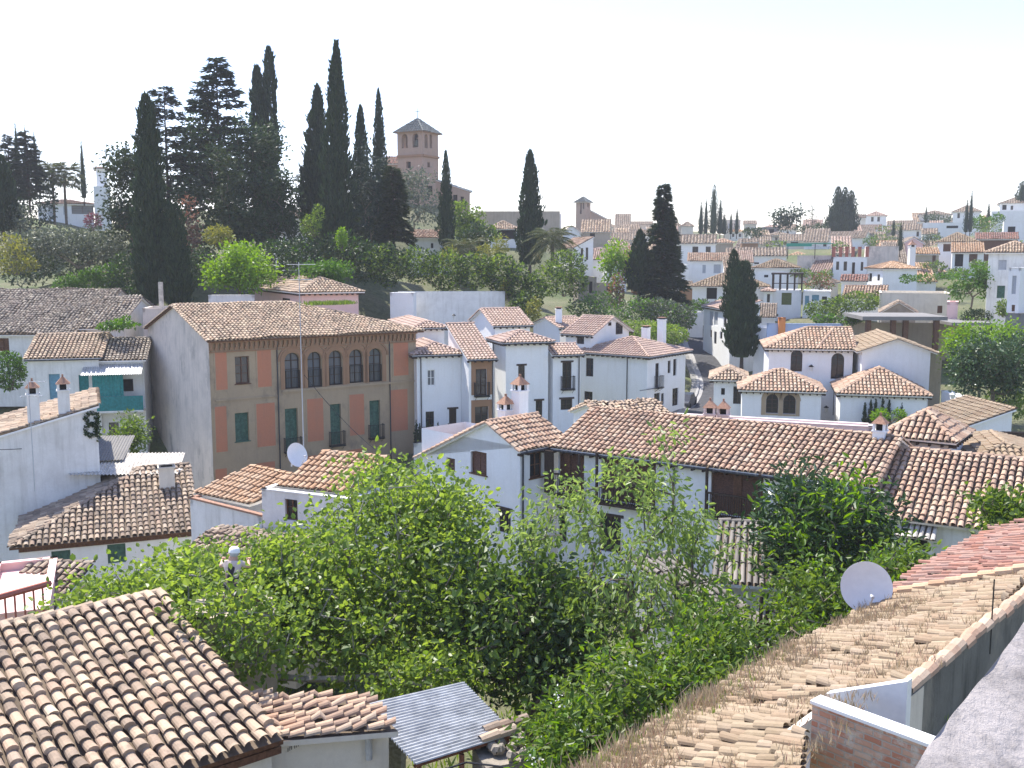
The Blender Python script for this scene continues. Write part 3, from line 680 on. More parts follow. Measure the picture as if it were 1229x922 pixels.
def cypress(label,px,pt,pb,d,wpx,lean=0,mat='cypress_leaf',tops=1,group=None,fat=.62,n=None,cat='cypress tree',rag=1):
    C=np.array(at(px,pb,d)); Ht=at(px,pt,d).z-C[2]; Rm=wpx/2*mpp(d); o=thing('cypress_tree',label,cat,tuple(C),group)
    if n is None: n=int(min(9000,max(700,(pb-pt)*wpx*1.5)))
    if tops>1: n=int(n*1.8)
    h=RNG.random(n)**.9; th=RNG.uniform(0,2*np.pi,n)
    prof=np.minimum(1,.6+h*2.2)*np.power(np.maximum(1-h,0),fat)*1.2
    ph=RNG.uniform(0,6,3); lump=1+.15*np.sin(th*3+h*17+ph[0])+.13*np.sin(th*5-h*31+ph[1])+.12*np.sin(th*2+h*53+ph[2])
    rr=Rm*prof*lump*(.7+.3*RNG.random(n)**.5)
    ax=np.zeros((n,2)); 
    if tops>1:
        kk=RNG.integers(0,tops,n); ang=kk*2*np.pi/tops+.4; off=Rm*.42*np.clip(h*1.6-.3,0,1); ax[:,0]=np.cos(ang)*off; ax[:,1]=np.sin(ang)*off; hs=1-.10*kk; rr*=.75-.2*h; 
    else: hs=1
    pos=np.stack([C[0]+ax[:,0]+rr*np.cos(th)+lean*h*Ht,C[1]+ax[:,1]+rr*np.sin(th),C[2]+.03*Ht+h*hs*Ht*.965],1)
    out=np.stack([np.cos(th),np.sin(th),np.zeros(n)],1); dr=unit_rows(out*.3*rag+np.array((0,0,1.))+rvec(n)*.28)
    sz=np.clip(Rm*.42,.22,.75)*RNG.uniform(.6,1.3,n)*(1-.45*h); spr=RNG.random(n)<.07; pos[spr,:2]+=(out[spr,:2]*(rr[spr]*.16)[:,None]); sz[spr]*=1.5; b=MB(); leaves(b,pos,dr,sz,.34,.15,up=0)
    prof2=[(Rm*.8*min(1,.6+q*2.2)*(1-q)**fat+.02,.03*Ht+q*Ht*.9) for q in (0,.1,.25,.45,.65,.85,.99)]
    if tops==1:
        v0=len(b.V); b.lathe(C,prof2,9)
        if lean: b.V[-1][:,0]+=lean*(b.V[-1][:,2]-C[2])
    b.build('crown',o,mat)
    t=MB(); t.tubes([C-np.array((0,0,1.0))],[C+np.array((0,0,.25*Ht))],max(.12,Rm*.16),max(.06,Rm*.08),7); t.build('trunk',o,'bark_dark'); return o
def cedar(label,px,pt,pb,d,wpx,mat='cedar_leaf',nb=70,power=.8,group=None,cat='conifer',start=.12,rise=.12,droop=.25,ls=.5,per=46):
    C=np.array(at(px,pb,d)); Ht=at(px,pt,d).z-C[2]; Rm=wpx/2*mpp(d); o=thing('cedar_tree',label,cat,tuple(C),group)
    t=MB(); t.tubes([C-np.array((0,0,1))],[C+np.array((0,0,Ht*.98))],max(.15,Ht*.016),.03,7)
    b=MB(); PP=[];DD=[];SS=[]
    for k in range(nb):
        h=start+(1-start)*((k+RNG.random()*.8)/nb)**.92; th=RNG.uniform(0,2*np.pi); L=Rm*(1-h)**power*RNG.uniform(.72,1.12)+.25
        z0=C[2]+h*Ht; dirv=np.array((np.cos(th),np.sin(th),0)); u=np.linspace(0,1,6)
        pts=np.array([C+np.array((0,0,h*Ht))]*6)+np.outer(u*L,dirv); pts[:,2]+=L*(rise*u*2-droop*u*u)
        t.tubes(pts[:-1],pts[1:],.05*(1-u[:-1])+.012,.05*(1-u[1:])+.012,4)
        m=max(8,int(per*(L/Rm)**.8)); q=RNG.random(m)**.7; i=np.minimum((q*5).astype(int),4); f=(q*5-i)[:,None]; p=pts[i]*(1-f)+pts[i+1]*f
        side=np.array((-dirv[1],dirv[0],0)); sgn=RNG.choice([-1,1],m)[:,None]; wv=.26*L*(1-.75*q)[:,None]*RNG.random((m,1))
        p=p+side*sgn*wv; p[:,2]+=RNG.normal(0,.05,m); PP.append(p); DD.append(unit_rows(dirv+side*sgn*.7+rvec(m)*.45+np.array((0,0,-.05)))); SS.append(np.full(m,ls)*RNG.uniform(.6,1.2,m))
    leaves(b,np.concatenate(PP),np.concatenate(DD),np.concatenate(SS),.3,.1,up=2.5)
    t.build('trunk',o,'bark_dark'); b.build('crown',o,mat); return o
def palm(label,base,h,nf=28,fl=2.2,group=None,fan=False,mat='palm_leaf',tr=.2):
    b0=np.array(base,float); o=thing('palm_tree',label,'palm tree',tuple(b0),group); top=b0+np.array((0,0,h))
    t=MB(); z=np.linspace(0,1,9); pts=b0+np.outer(z,(0,0,h)); 
    for k in range(8): t.tubes([pts[k]],[pts[k+1]],tr*1.08,tr*.9,8)
    t.build('trunk',o,'bark'); b=MB(); PP=[];DD=[];SS=[]; st=MB()
    for k in range(nf):
        th=k*2.4; el=1.25-1.9*(k/nf)+RNG.normal(0,.1); u=np.linspace(0,1,7); L=fl*RNG.uniform(.85,1.1)
        dh=np.array((np.cos(th),np.sin(th),0)); x=u*L*np.cos(el*.6)+.02; zz=L*(np.sin(el)*u-(.75)*u*u*.8)
        p=top+np.outer(x,dh); p[:,2]+=zz; st.tubes(p[:-1],p[1:],.025,.015,4)
        if fan:
            e=p[4]; m=26; an=np.linspace(-1.9,1.9,m); ax=unit_rows((p[4]-p[3])[None])[0]; sd=np.array((-dh[1],dh[0],0))
            dr=unit_rows(np.outer(np.cos(an),ax)+np.outer(np.sin(an),sd)+RNG.normal(0,.12,(m,3))); PP.append(np.tile(e,(m,1))); DD.append(dr); SS.append(np.full(m,L*.42)*RNG.uniform(.8,1.1,m))
        else:
            m=44; q=.12+.88*np.linspace(0,1,m); i=np.minimum((q*6).astype(int),5); f=(q*6-i)[:,None]; e=p[i]*(1-f)+p[i+1]*f; tg=unit_rows(p[i+1]-p[i]); sd=np.array((-dh[1],dh[0],0)); sg=np.where(np.arange(m)%2,1,-1)[:,None]
            PP.append(e); DD.append(unit_rows(tg*.7+sd*sg*.8+np.array((0,0,-.25))+RNG.normal(0,.1,(m,3)))); SS.append(fl*.26*np.sin(np.pi*(.15+.8*q)))
    leaves(b,np.concatenate(PP),np.concatenate(DD),np.concatenate(SS),.11 if not fan else .12,.05,up=1.5); b.build('crown',o,mat); st.build('frond_stalks',o,'palm_leaf'); return o
# ------------------------------------------------------------------ the ground: one sheet from the camera's hill to the horizon
GP=[]
def gp(px,py,z): p=at_z(px,py,z); GP.append((p.x,p.y,z))
for p in [(0,10,-17),(-25,15,-17),(25,10,-13),(-20,30,-17.5),(0,30,-16.5),(20,28,-14.5),(40,30,-13),(0,45,-15.6),(25,45,-14),(-20,50,-17.5),(-45,50,-15),(-24,66,-17.2),(-5,68,-16),(10,62,-14),(25,60,-13.2),(45,60,-12.5),
          (-5,85,-14.6),(12,84,-14.4),(24,80,-13),(40,80,-12.8),(60,80,-12),(-40,75,-14),(-60,75,-9),(-45,88,-9),(-48,100,-4),(-8,92,-13),(0,90,-13.2),(-16,91,-12.5),(-26,89,-12.5),(3,97,-12),(-4,95,-12),(-30,95,-7),(-70,105,-2),(-40,112,-.5),(-20,112,-.8),(-20,104,-3.2),(-6,102,-3.6),(2,108,-5.5),
          (8,118,-8),(13,128,-8),(-6,125,-1.5),(8,135,-5.8),(19,94,-14.2),(21,105,-13),(21,117,-11.2),(23,138,-9.4),(38,100,-10),(30,112,-11.5),(60,100,-8.5),(40,125,-7.5),(60,130,-5.5),(80,110,-5),(30,160,-6.5),(60,165,-3),(95,160,1),(18,165,-5.5),
          (0,165,2),(-25,165,7),(-60,150,4),(-90,170,7),(-25,200,11),(-60,220,10),(0,220,5),(30,220,-.5),(70,220,2),(110,220,5),(60,300,5),(20,300,7),(130,290,5),(180,300,4),(100,350,3),(60,380,10),(0,330,10),(-100,300,0),
          (220,420,2),(0,460,0),(-200,450,-12),(300,600,-10),(0,700,-40),(-300,700,-50),(-150,120,0),(150,90,-3),(200,180,3),(-120,60,-8),(100,50,-8),(0,1200,-90),(800,1200,-90),(-800,1200,-90),(0,3000,-90),(2500,2500,-90),(-2500,2500,-90),(1500,300,-60),(-1500,300,-60),(0,-20,-16),(-60,0,-14),(60,0,-9)]: GP.append(p)
GPA=np.array(GP,float)
def ground(x,y):
    x=np.asarray(x,float); y=np.asarray(y,float); d2=(x[...,None]-GPA[:,0])**2+(y[...,None]-GPA[:,1])**2+9
    w=d2**-1.7; return (w*GPA[:,2]).sum(-1)/w.sum(-1)
def gz(x,y): return float(ground(x,y))
def axis(lo,hi,step,far):
    a=list(np.arange(lo,hi+.1,step)); s=step; x=hi
    while x<far: s*=1.25; x+=s; a.append(x)
    return a
xs=sorted(set([-v for v in axis(0,160,3,3600)]+axis(0,220,3,3600))); ys=[-40,-20]+axis(-10,330,3,4200)
X,Y=np.meshgrid(np.array(xs),np.array(ys)); Z=ground(X,Y)+.12*np.sin(X*.9)*np.sin(Y*.7+1)
nx,ny=len(xs),len(ys); V=np.stack([X,Y,Z],-1).reshape(-1,3)
i=np.arange(nx-1)[None]+nx*np.arange(ny-1)[:,None]; F=np.stack([i,i+1,i+1+nx,i+nx],-1).reshape(-1,4)
b=MB(); b.add(V,F); tag(b.build('ground',None,'earth',True),None,kind='structure')

# the lane that climbs between the house group and the villas
def strip(name,pts,offs0,offs1,dz,mat,th=0,kind='structure'):
    P=[np.array(p,float) for p in pts]; b=MB(); A=[];B_=[]
    for k in range(len(P)):
        t=P[min(k+1,len(P)-1)]-P[max(k-1,0)]; t[2]=0; t/=np.linalg.norm(t); n=np.array((t[1],-t[0],0))
        A.append(P[k]+n*offs0+np.array((0,0,dz))); B_.append(P[k]+n*offs1+np.array((0,0,dz)))
    for k in range(len(P)-1):
        b.poly([A[k],B_[k],B_[k+1],A[k+1]])
        if th:
            for S in (A,B_): b.poly([S[k],S[k+1],S[k+1]-np.array((0,0,th)),S[k]-np.array((0,0,th))])
    o=b.build(name,None,mat); tag(o,None,kind=kind); return o
LN=[at_z(828,520,-14.2),at_z(843,500,-14.0),at_z(855,484,-13.7),at_z(861,468,-13.2),at_z(858,452,-12.5),at_z(850,435,-11.6),at_z(842,418,-10.6),at_z(836,402,-9.6),at_z(833,392,-8.9)]
def smooth(P,n=5):
    P=[np.array(p) for p in P]; out=[]
    for k in range(len(P)-1):
        p0,p1,p2,p3=P[max(k-1,0)],P[k],P[k+1],P[min(k+2,len(P)-1)]
        for j in range(n):
            t=j/n; out.append(.5*((2*p1)+(-p0+p2)*t+(2*p0-5*p1+4*p2-p3)*t*t+(-p0+3*p1-3*p2+p3)*t**3))
    out.append(P[-1]); return out
LN=smooth(LN)
LN=[p+np.array((0,0,max(0.0,gz(p[0],p[1])-p[2]+.25))) for p in LN]
strip('road',LN,-1.8,1.8,.0,'asphalt',1.5)
strip('kerb',LN,1.8,2.05,.13,'kerb_stone',.3); strip('pavement',LN,2.05,2.9,.126,'pavement_stone',1.5)
strip('kerb',LN,-2.05,-1.8,.13,'kerb_stone',.3); strip('pavement',LN,-2.6,-2.05,.126,'pavement_stone',1.5)
strip('gutter_stones',LN,-1.78,-1.4,.006,'kerb_stone')
V3=Vector
def tz(v,z): return Vector((v.x,v.y,z))
# ------------------------------------------------------------------ near tiled roof at lower left
E=at(325,880,17.6); t39=R(39); a39=Vector((math.cos(t39),math.sin(t39),0)); b39=Vector((-math.sin(t39),math.cos(t39),0))
E=E-b39*-.0
h=House('cottage','cream walled cottage whose big weathered barrel-tile roof fills the lower left corner','cottage',None,39,L=13,W=6.3,hgt=6,wall='cream_wall',C=E-a39*13.0)
r_=ray(190,712); w_=(r_.x*E.y-E.x)/(b39.x-r_.x*b39.y); zr_=r_.z*(E.y+b39.y*w_)
h.finish('asym',asym=(5.7,zr_,zr_-1.3),oh=.28,ohg=.12,tile='tile_old',under='wood_brown',jit=.02,sag=.05)
b=MB(); b.fbox(h.f['A'],2,13.1,.02,.22,E.z-.34,E.z-.2); b.build('eaves_board',h.o,'wood_brown')
# lean-to beside it
FL=at(300,893,17.9); FR=at(478,878,18.6); zl,zr=FL.z+.1,FR.z
BL,BR=at_z(296,834,zl-.05),at_z(442,843,zr-.02)
o=thing('lean_to','small plastered lean-to with a low rough tile roof beside the corrugated metal roof','shed',((FL+FR)/2-V3((0,0,3))))
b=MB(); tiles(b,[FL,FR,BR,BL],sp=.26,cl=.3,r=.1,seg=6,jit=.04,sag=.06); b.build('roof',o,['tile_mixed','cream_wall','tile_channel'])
b=MB(); f0=at(322,892,18.1); f1=at(466,884,18.9); f0.z=zl-.12; f1.z=zr-.1
b.poly([f0,f1,tz(f1,-16),tz(f0,-16)]); g1=BR+(f1-FR)*.6; b.poly([f1,g1,tz(g1,-16),tz(f1,-16)]); g0=tz(BL,zl-.15); b.poly([f0,g0,tz(g0,-16),tz(f0,-16)]); b.poly([g0,tz(g1,zr-.12),tz(g1,-16),tz(g0,-16)]); b.build('wall',o,'cream_wall')
b=MB(); d_=(f1-f0).normalized(); nn=V3((d_.y,-d_.x,0))
for k,dx in enumerate((0,.035,.07,.13,.165,.2)):   # the small painted strokes on the wall
    q=f0+d_*(.36+dx)+V3((0,0,-.22-.01*k))+nn*.012; q.z=zl-.42+ .015*k
    b.box(q,d_*.012,nn*.004,(0,0,.075))
    if k in(1,4): b.box(q+V3((0,0,.07)),d_*.03,nn*.004,(0,0,.008))
b.build('painted_mark',o,'iron')
b=MB(); q=f0.lerp(f1,.82)+nn*.12; q.z=-9.35; b.tubes([q-V3((0,0,.5))],[q],.07,.07,10,cap=True); b.tubes([q],[q+V3((0,0,.1))],.09,.09,10,cap=True); b.build('flue_pipe',o,'tin')
# corrugated metal roof on rusty posts
def patch(b,p00,p10,p11,p01,nu,nv,amp,wv,mat=0):
    p00,p10,p11,p01=[np.array(p) for p in (p00,p10,p11,p01)]
    u=np.linspace(0,1,nu)[:,None,None]; v=np.linspace(0,1,nv)[None,:,None]
    X=(p00*(1-u)+p10*u)*(1-v)+(p01*(1-u)+p11*u)*v; X[...,2]+=amp*np.sin(v[...,0]*wv*2*np.pi)
    i=np.arange(nu-1)[:,None]*nv+np.arange(nv-1)[None]; F=np.stack([i,i+nv,i+nv+1,i+1],-1).reshape(-1,4); b.add(X.reshape(-1,3),F,None,mat)
m0,m1,m2,m3=at_z(499,918,-9.75),at_z(618,881,-9.75),at_z(556,818,-9.45),at_z(432,846,-9.45)
o=thing('metal_canopy','grey corrugated metal canopy dappled by tree shade on rusty posts','canopy',tuple((m0+m2)/2-V3((0,0,4))))
b=MB(); patch(b,m0,m1,m2,m3,12,34*8,.03,24); b.build('roof_sheet',o,'tin',True)
b=MB()
for p in (m0.lerp(m1,.45)-V3((0,0,.08)),m0.lerp(m2,.06)-V3((0,0,.08)),m1.lerp(m3,.05)-V3((0,0,.08)),m3.lerp(m1,.06)-V3((0,0,.08)),m2.lerp(m0,.06)-V3((0,0,.08))): b.tubes([p-V3((0,0,6))],[p],.05,.05,8)
b.build('post',o,'rust')
b=MB(); dd=V3((0,0,-.07)); b.tubes([m0.lerp(m3,.03)+dd,m0.lerp(m3,.5)+dd,m0.lerp(m3,.97)+dd],[m1.lerp(m2,.03)+dd,m1.lerp(m2,.5)+dd,m1.lerp(m2,.97)+dd],.035,.035,6); b.build('beam',o,'rust')
b=MB(); g=at(560,915,17.8); b.tubes([g],[at(500,935,16.5)],.02,.02,5); b.tubes([g],[at(640,925,17)],.02,.02,5); b.build('cable',o,'iron')
# rough stone stub with broken tiles at the canopy's right corner
c=at_z(600,893,-9.85); o=thing('stone_wall','rubble stone wall stub topped with loose tiles at the canopy corner','wall',(c.x,c.y,-16))
b=MB(); b.cbox((c.x+.05,c.y-.1,-16),1.0,.9,6.0,R(20)); b.build('masonry',o,'ruin_stone')
b=MB()
for k in range(16):
    q=c+V3((RNG.uniform(-.5,.55),RNG.uniform(-.5,.4),-.02)); e=V3((RNG.normal(),RNG.normal(),.1)).normalized(); b.lathe(q,[(.02,-.1),(.11,-.04),(.12,.06),(.03,.12)],6,0,e)
b.build('rubble',o,'ruin_stone')
b=MB(); caps(b,c+V3((-.35,.3,.12)),c+V3((.55,.75,.14))); caps(b,c+V3((-.4,-.1,.1)),c+V3((.3,.3,.12))); b.build('loose_tile',o,'tile_dark')

# ------------------------------------------------------------------ long sandy roof at lower right
P1=at(1090,832,13); tg=R(47); gv=Vector((math.cos(tg),math.sin(tg),0)); bv=Vector((-math.sin(tg),math.cos(tg),0)); SL=.43; WR=3.5
def rp(u,v,dz=0): q=P1+gv*u+bv*v; return Vector((q.x,q.y,P1.z-SL*v+dz))
def onroof(px,py):                               # point of the roof plane seen at a pixel
    n=Vector((bv.x*SL,bv.y*SL,1)); r=ray(px,py); return r*(P1.dot(n)/r.dot(n))
o=thing('sandy_roof_house','long low house under a sandy sloping tile roof overgrown with dry weeds','house',tuple(rp(2,2)-V3((0,0,4))))
Lp,Rp=at_z(975,842,-5.72),at_z(1113,893,-5.72); vL=(Lp-P1).dot(bv); uL=(Lp-P1).dot(gv)
b=MB()
for pl in ([rp(0,.1),rp(7.2,.1),rp(7.2,WR),rp(0,WR)],[rp(uL-.02,1.02),rp(-.0,1.02),rp(-.0,WR),rp(uL-.02,WR)],[onroof(958,1010),rp(uL-.02,vL+.02),rp(uL-.02,WR),rp(-6,WR)]): tiles(b,pl,sp=.22,cl=.33,r=.095,seg=6,jit=.03,sag=.06,lift=.02)
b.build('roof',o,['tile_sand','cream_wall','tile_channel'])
b=MB(); b.box(rp(uL+.02,.93,-.3),gv*(-uL-.04),bv*.1,(0,0,.36)); b.build('mortar_edge',o,'cream_wall')
b=MB(); caps(b,rp(.0,.02,.02),rp(12,.02,.02),r=.12,cl=.3,jit=.02); b.build('ridge_tiles',o,'tile_mixed')
b=MB(); q=[rp(0,0,-.02),rp(12,0,-.02)]; b.box(q[0]-V3((0,0,7)),q[1]-q[0],bv*.25,(0,0,7)); 
e0,e1=rp(-6,WR-.25,-.2),rp(14,WR-.25,-.2); b.box(e0-V3((0,0,7)),e1-e0,bv*.1,(0,0,7)); b.build('wall',o,'dark_render')
b=MB(); b.box(rp(.0,-.012,-1.5),gv*.55,bv*.011,(0,0,1.42)); b.build('patched_render',o,'cream_wall')
# red roof adjoining
o2=thing('red_roof_house','adjoining house with a faded red tile roof sloping to the garden','house',tuple(rp(10,2)-V3((0,0,4))))
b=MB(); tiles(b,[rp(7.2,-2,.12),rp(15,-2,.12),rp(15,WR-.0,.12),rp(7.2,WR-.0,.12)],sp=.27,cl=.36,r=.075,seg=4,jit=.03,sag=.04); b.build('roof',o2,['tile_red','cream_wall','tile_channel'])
b=MB(); caps(b,rp(7.2,-1.5,.16),rp(7.2,WR+.05,.16),cl=.34); b.build('verge_tiles',o2,'tile_orange')
b=MB(); b.box(rp(7.4,WR-.3,-7),gv*7.6,-bv*5,(0,0,6.4)); b.build('wall',o2,'cream_wall')
# brick parapet with white coping, and the white cheek wall
dv=(Rp-Lp).normalized(); nv=Vector((dv.y,-dv.x,0))
o=thing('brick_parapet','rough red brick parapet with a white painted coping on the sandy roof','parapet',tuple(Lp-V3((0,0,2.5))))
b=MB(); ln=(Rp-Lp).length+.25
A=Lp-V3((0,0,.03)); q=[A+nv*.0,A+dv*ln,A+dv*ln-V3((0,0,3)),A-V3((0,0,3))]
b.poly([q[3],q[2],q[1],q[0]],0,[(0,0),(ln,0),(ln,3),(0,3)]); q2=[p-nv*.2 for p in q]; b.poly(q2,0,[(0,3),(ln,3),(ln,0),(0,0)])
for k in range(4): b.poly([q[k],q[(k+1)%4],q2[(k+1)%4],q2[k]],0,[(0,0),(.2,0),(.2,3),(0,3)])
b.build('brickwork',o,'rough_brick')
b=MB(); b.box(Lp-dv*.02-V3((0,0,.03))+nv*.02,dv*(ln+.02),-nv*.25,(0,0,.045)); b.build('coping',o,'white_paint')
cw=[at_z(1084,817,-5.55),]
c0=rp(-.02,-.05,.22); c1=rp(-.02,1.1,.18)
o=thing('cheek_wall','white painted wedge shaped cheek wall where the brick parapet meets the ridge','wall',tuple(c0-V3((0,0,2))))
b=MB(); th=gv*-.16
f1=[c0,c1,c1-V3((0,0,1.6)),c0-V3((0,0,1.6))]; b.poly(f1); b.poly([p+th for p in f1][::-1])
for k in range(4): b.poly([f1[k],f1[k]+th,f1[(k+1)%4]+th,f1[(k+1)%4]])
b.build('wall',o,'white_paint')
# the grey rendered shoulder in the corner
ed=[(1236,738,9.6),(1215,768,9.2),(1190,800,8.8),(1160,838,8.4),(1135,868,8.1),(1113,897,7.8),(1085,945,7.4)]
o=thing('rendered_shoulder','mottled grey rendered wall shoulder sloping through the lower right corner','wall',tuple(at(1180,900,7)-V3((0,0,2))))
b=MB(); top=[at(*p) for p in ed]; nu=30; X=[]
dn=V3((.62,-.60,-.50))
for k in range(nu+1):
    f=k/nu*(len(top)-1); i=min(int(f),len(top)-2); p=top[i].lerp(top[i+1],f-i)
    for j in range(14): s=j/13*3.2; q=p+dn*s+V3((0,0,.012*math.sin(k*.5+j*.4)+.008*math.sin(k*1.1)))+V3((0,0,.05*(1-math.exp(-j)))); X.append(tuple(q))
F=[[k*14+j,(k+1)*14+j,(k+1)*14+j+1,k*14+j+1] for k in range(nu) for j in range(13)]; b.add(X,F)
for k in range(len(top)-1): b.poly([top[k],top[k+1],top[k+1]-V3((-.05,.05,3)),top[k]-V3((-.05,.05,3))])
b.build('wall',o,'blotched_render',True)
# weeds on the sandy roof (countless)
def blades(b,P,n,h,w=.02,spread=.08,mat=0):
    P=np.repeat(np.array(P),n,0); m=len(P); P=P+RNG.normal(0,spread,(m,3))*np.array((1,1,0)); d=unit_rows(rvec(m)*np.array((.5,.5,.2))+np.array((0,0,1))); leaves(b,P,d,h*RNG.uniform(.4,1.3,m),w/h,0,mat,up=0)
PP=[]
for k in range(900):
    u=RNG.uniform(-5,7.4); v=WR*RNG.random()**.65
    if math.sin(u*1.3+1)*math.sin(v*2+u*.5)+RNG.normal(0,.5)>.15: PP.append(tuple(rp(u,v,.08)))
for k in range(420): PP.append(tuple(rp(RNG.uniform(-5,3.5),WR-abs(RNG.normal(0,.5)),.08)))
b=MB(); blades(b,PP,30,.15,.014,.09); blades(b,PP[-420::2],22,.32,.014,.1); tag(b.build('dry_weeds',None,'dry_weed'),'dry pinkish weeds and grass growing between the sandy roof tiles','weeds',kind='stuff')
PG=[tuple(rp(RNG.uniform(.6,8),-.12,-1.25+RNG.normal(0,.1))) for k in range(60)]+[tuple(rp(RNG.uniform(-5,3),WR-.25+RNG.normal(0,.2),.02)) for k in range(90)]
b=MB(); blades(b,PG,30,.22,.03,.1); tag(b.build('green_weeds',None,'grass_leaf'),'fresh green grass tufts along the foot of the dark wall','weeds',kind='stuff')
# dish at the eave of the sandy roof
c=at(1040,705,20.2); dish('large pale grey satellite dish standing at the eave of the sandy roof',c,62.5*mpp(20.2),(-.10,-.96,.27),rp(6.6,WR-.1,0)); 
b=MB(); q=at(1191,735,15.5); b.tubes([q-V3((0,0,.7))],[q+V3((0,0,.55))],.012,.012,5); solo('iron_rod',b,'iron','thin upright iron rod on the ridge of the sandy roof','rod',tuple(q-V3((0,0,.7))))

# the person with the white cap standing on a small flat roof among the fig leaves
def skinned(name,pts,edges,rad,mat,parent,sub=2,origin=None):
    me=bpy.data.meshes.new(name); o0=ORG[parent.name]; me.from_pydata([tuple(Vector(p)-o0) for p in pts],edges,[]); o=bpy.data.objects.new(name,me); COL.objects.link(o); o.parent=parent; me.materials.append(MAT[mat])
    md=o.modifiers.new('skin','SKIN'); md.use_smooth_shade=True
    for v,r in zip(me.skin_vertices[0].data,rad): v.radius=(r,r) if not isinstance(r,tuple) else r
    me.skin_vertices[0].data[0].use_root=True
    m2=o.modifiers.new('sub','SUBSURF'); m2.levels=sub; m2.render_levels=sub; return o
hd=at(278,668,22.3); base=V3((hd.x,hd.y,hd.z-1.5))
hst=House('flat_store','small flat roofed earth coloured store under the fig leaves','outbuilding',None,20,L=1.7,W=1.7,hgt=5,wall='earth_render',C=(base.x-.6,base.y-.7,base.z+.2)); hst.finish('flat')
base.z+=-.04; pr=tag(bpy.data.objects.new('person',None),'person in a white cap and pale shirt seen from behind among fig leaves','person'); COL.objects.link(pr); pr.location=base; ORG['person']=base
def pp(x,y,z): return (base.x+x,base.y+y,base.z+z)
# facing away from the camera, leaning a little to the left, arms reaching into the branches
J=[pp(0,0,.86),pp(-.01,.05,1.08),pp(-.02,.10,1.28),pp(-.01,.13,1.40),pp(.0,.17,1.50),pp(.01,.2,1.58),
   pp(-.19,.12,1.34),pp(-.34,.26,1.22),pp(-.36,.50,1.32),pp(.18,.12,1.34),pp(.32,.28,1.20),pp(.24,.52,1.30),
   pp(-.10,0,.82),pp(-.12,.03,.46),pp(-.12,-.02,.07),pp(-.13,.14,.04),pp(.10,0,.82),pp(.12,.03,.46),pp(.12,-.02,.07),pp(.13,.14,.04)]
Eg=[(0,1),(1,2),(2,3),(3,4),(4,5),(2,6),(6,7),(7,8),(2,9),(9,10),(10,11),(0,12),(12,13),(13,14),(14,15),(0,16),(16,17),(17,18),(18,19)]
Rd=[.13,.12,.14,.075,.085,.085,.065,.045,.032,.065,.045,.032,.09,.06,.04,.04,.09,.06,.04,.04]
skinned('body',J,Eg,Rd,'skin',pr)
for s_,wr in((-1,(-.36,.50,1.32)),(1,(.24,.52,1.30))):
    w0=V3(pp(*wr)); b_=MB(); fr=V3((0,1,.15)).normalized(); sd_=V3((1,0,0))
    pts=[tuple(w0),tuple(w0+fr*.07)]; ed_=[(0,1)]; rr=[.03,.034]
    for q,(dx,ln) in enumerate(((-.032,.062),(-.011,.075),(.011,.07),(.032,.055))):
        k=len(pts); pts+= [tuple(w0+fr*.10+sd_*dx),tuple(w0+fr*(.10+ln*.6)+sd_*dx*1.1-V3((0,0,.012))),tuple(w0+fr*(.10+ln)+sd_*dx*1.15-V3((0,0,.04)))]; ed_+=[(1,k),(k,k+1),(k+1,k+2)]; rr+=[.011,.010,.009]
    k=len(pts); pts+=[tuple(w0+fr*.04-sd_*s_*.045),tuple(w0+fr*.085-sd_*s_*.06-V3((0,0,.02)))]; ed_+=[(0,k),(k,k+1)]; rr+=[.013,.010]
    skinned('hand',pts,ed_,rr,'skin',pr,1)
skinned('shirt',[J[0],J[1],J[2],pp(-.01,.12,1.36),J[6],pp(-.28,.20,1.26),J[9],pp(.27,.22,1.25)],[(0,1),(1,2),(2,3),(2,4),(4,5),(2,6),(6,7)],[.145,.14,.16,.09,.085,.065,.085,.065],'cloth_pale',pr)
skinned('vest',[pp(0,0,.84),J[1],J[2],pp(-.01,.11,1.33)],[(0,1),(1,2),(2,3)],[(.16,.15),(.155,.145),(.17,.165),(.12,.11)],'cloth_dark',pr)
skinned('trousers',[pp(0,0,.88),J[12],J[13],pp(-.12,-.01,.12),J[16],J[17],pp(.12,-.01,.12)],[(0,1),(1,2),(2,3),(0,4),(4,5),(5,6)],[.14,.105,.075,.06,.105,.075,.06],'cloth_dark',pr)
b=MB(); hc=V3(pp(.01,.19,1.585)); b.lathe(hc,[(.13,-.01),(.128,.05),(.105,.10),(.06,.13),(.005,.14)],20,0,(.05,.15,1)); b.build('cap',pr,'white_paint',True)
b=MB(); b.lathe(hc+V3((0,.12,.0)),[(.005,.012),(.09,.010),(.10,-.004),(.005,-.004)],16,0,(0,.25,1)); b.build('cap_peak',pr,'white_paint',True)
b=MB(); b.lathe(hc-V3((0,.012,.075)),[(.06,-.03),(.098,0),(.108,.05),(.11,.09)],16,0,(0,0,1)); b.build('hair',pr,'grey_paint',True)
b=MB(); f0=V3(pp(.012,.285,1.55)); b.lathe(f0,[(.003,.045),(.016,.0),(.019,-.02),(.004,-.03)],8,0,(0,.4,1))
for s_ in(-1,1): b.lathe(hc+V3((s_*.1,-.0,-.04)),[(.004,-.035),(.02,-.01),(.022,.015),(.004,.035)],8,0,(0,0,1)); b.lathe(hc+V3((s_*.035,.075,-.045)),[(.003,-.012),(.012,0),(.003,.012)],8,0,(0,1,0))
b.build('face',pr,'skin',True)
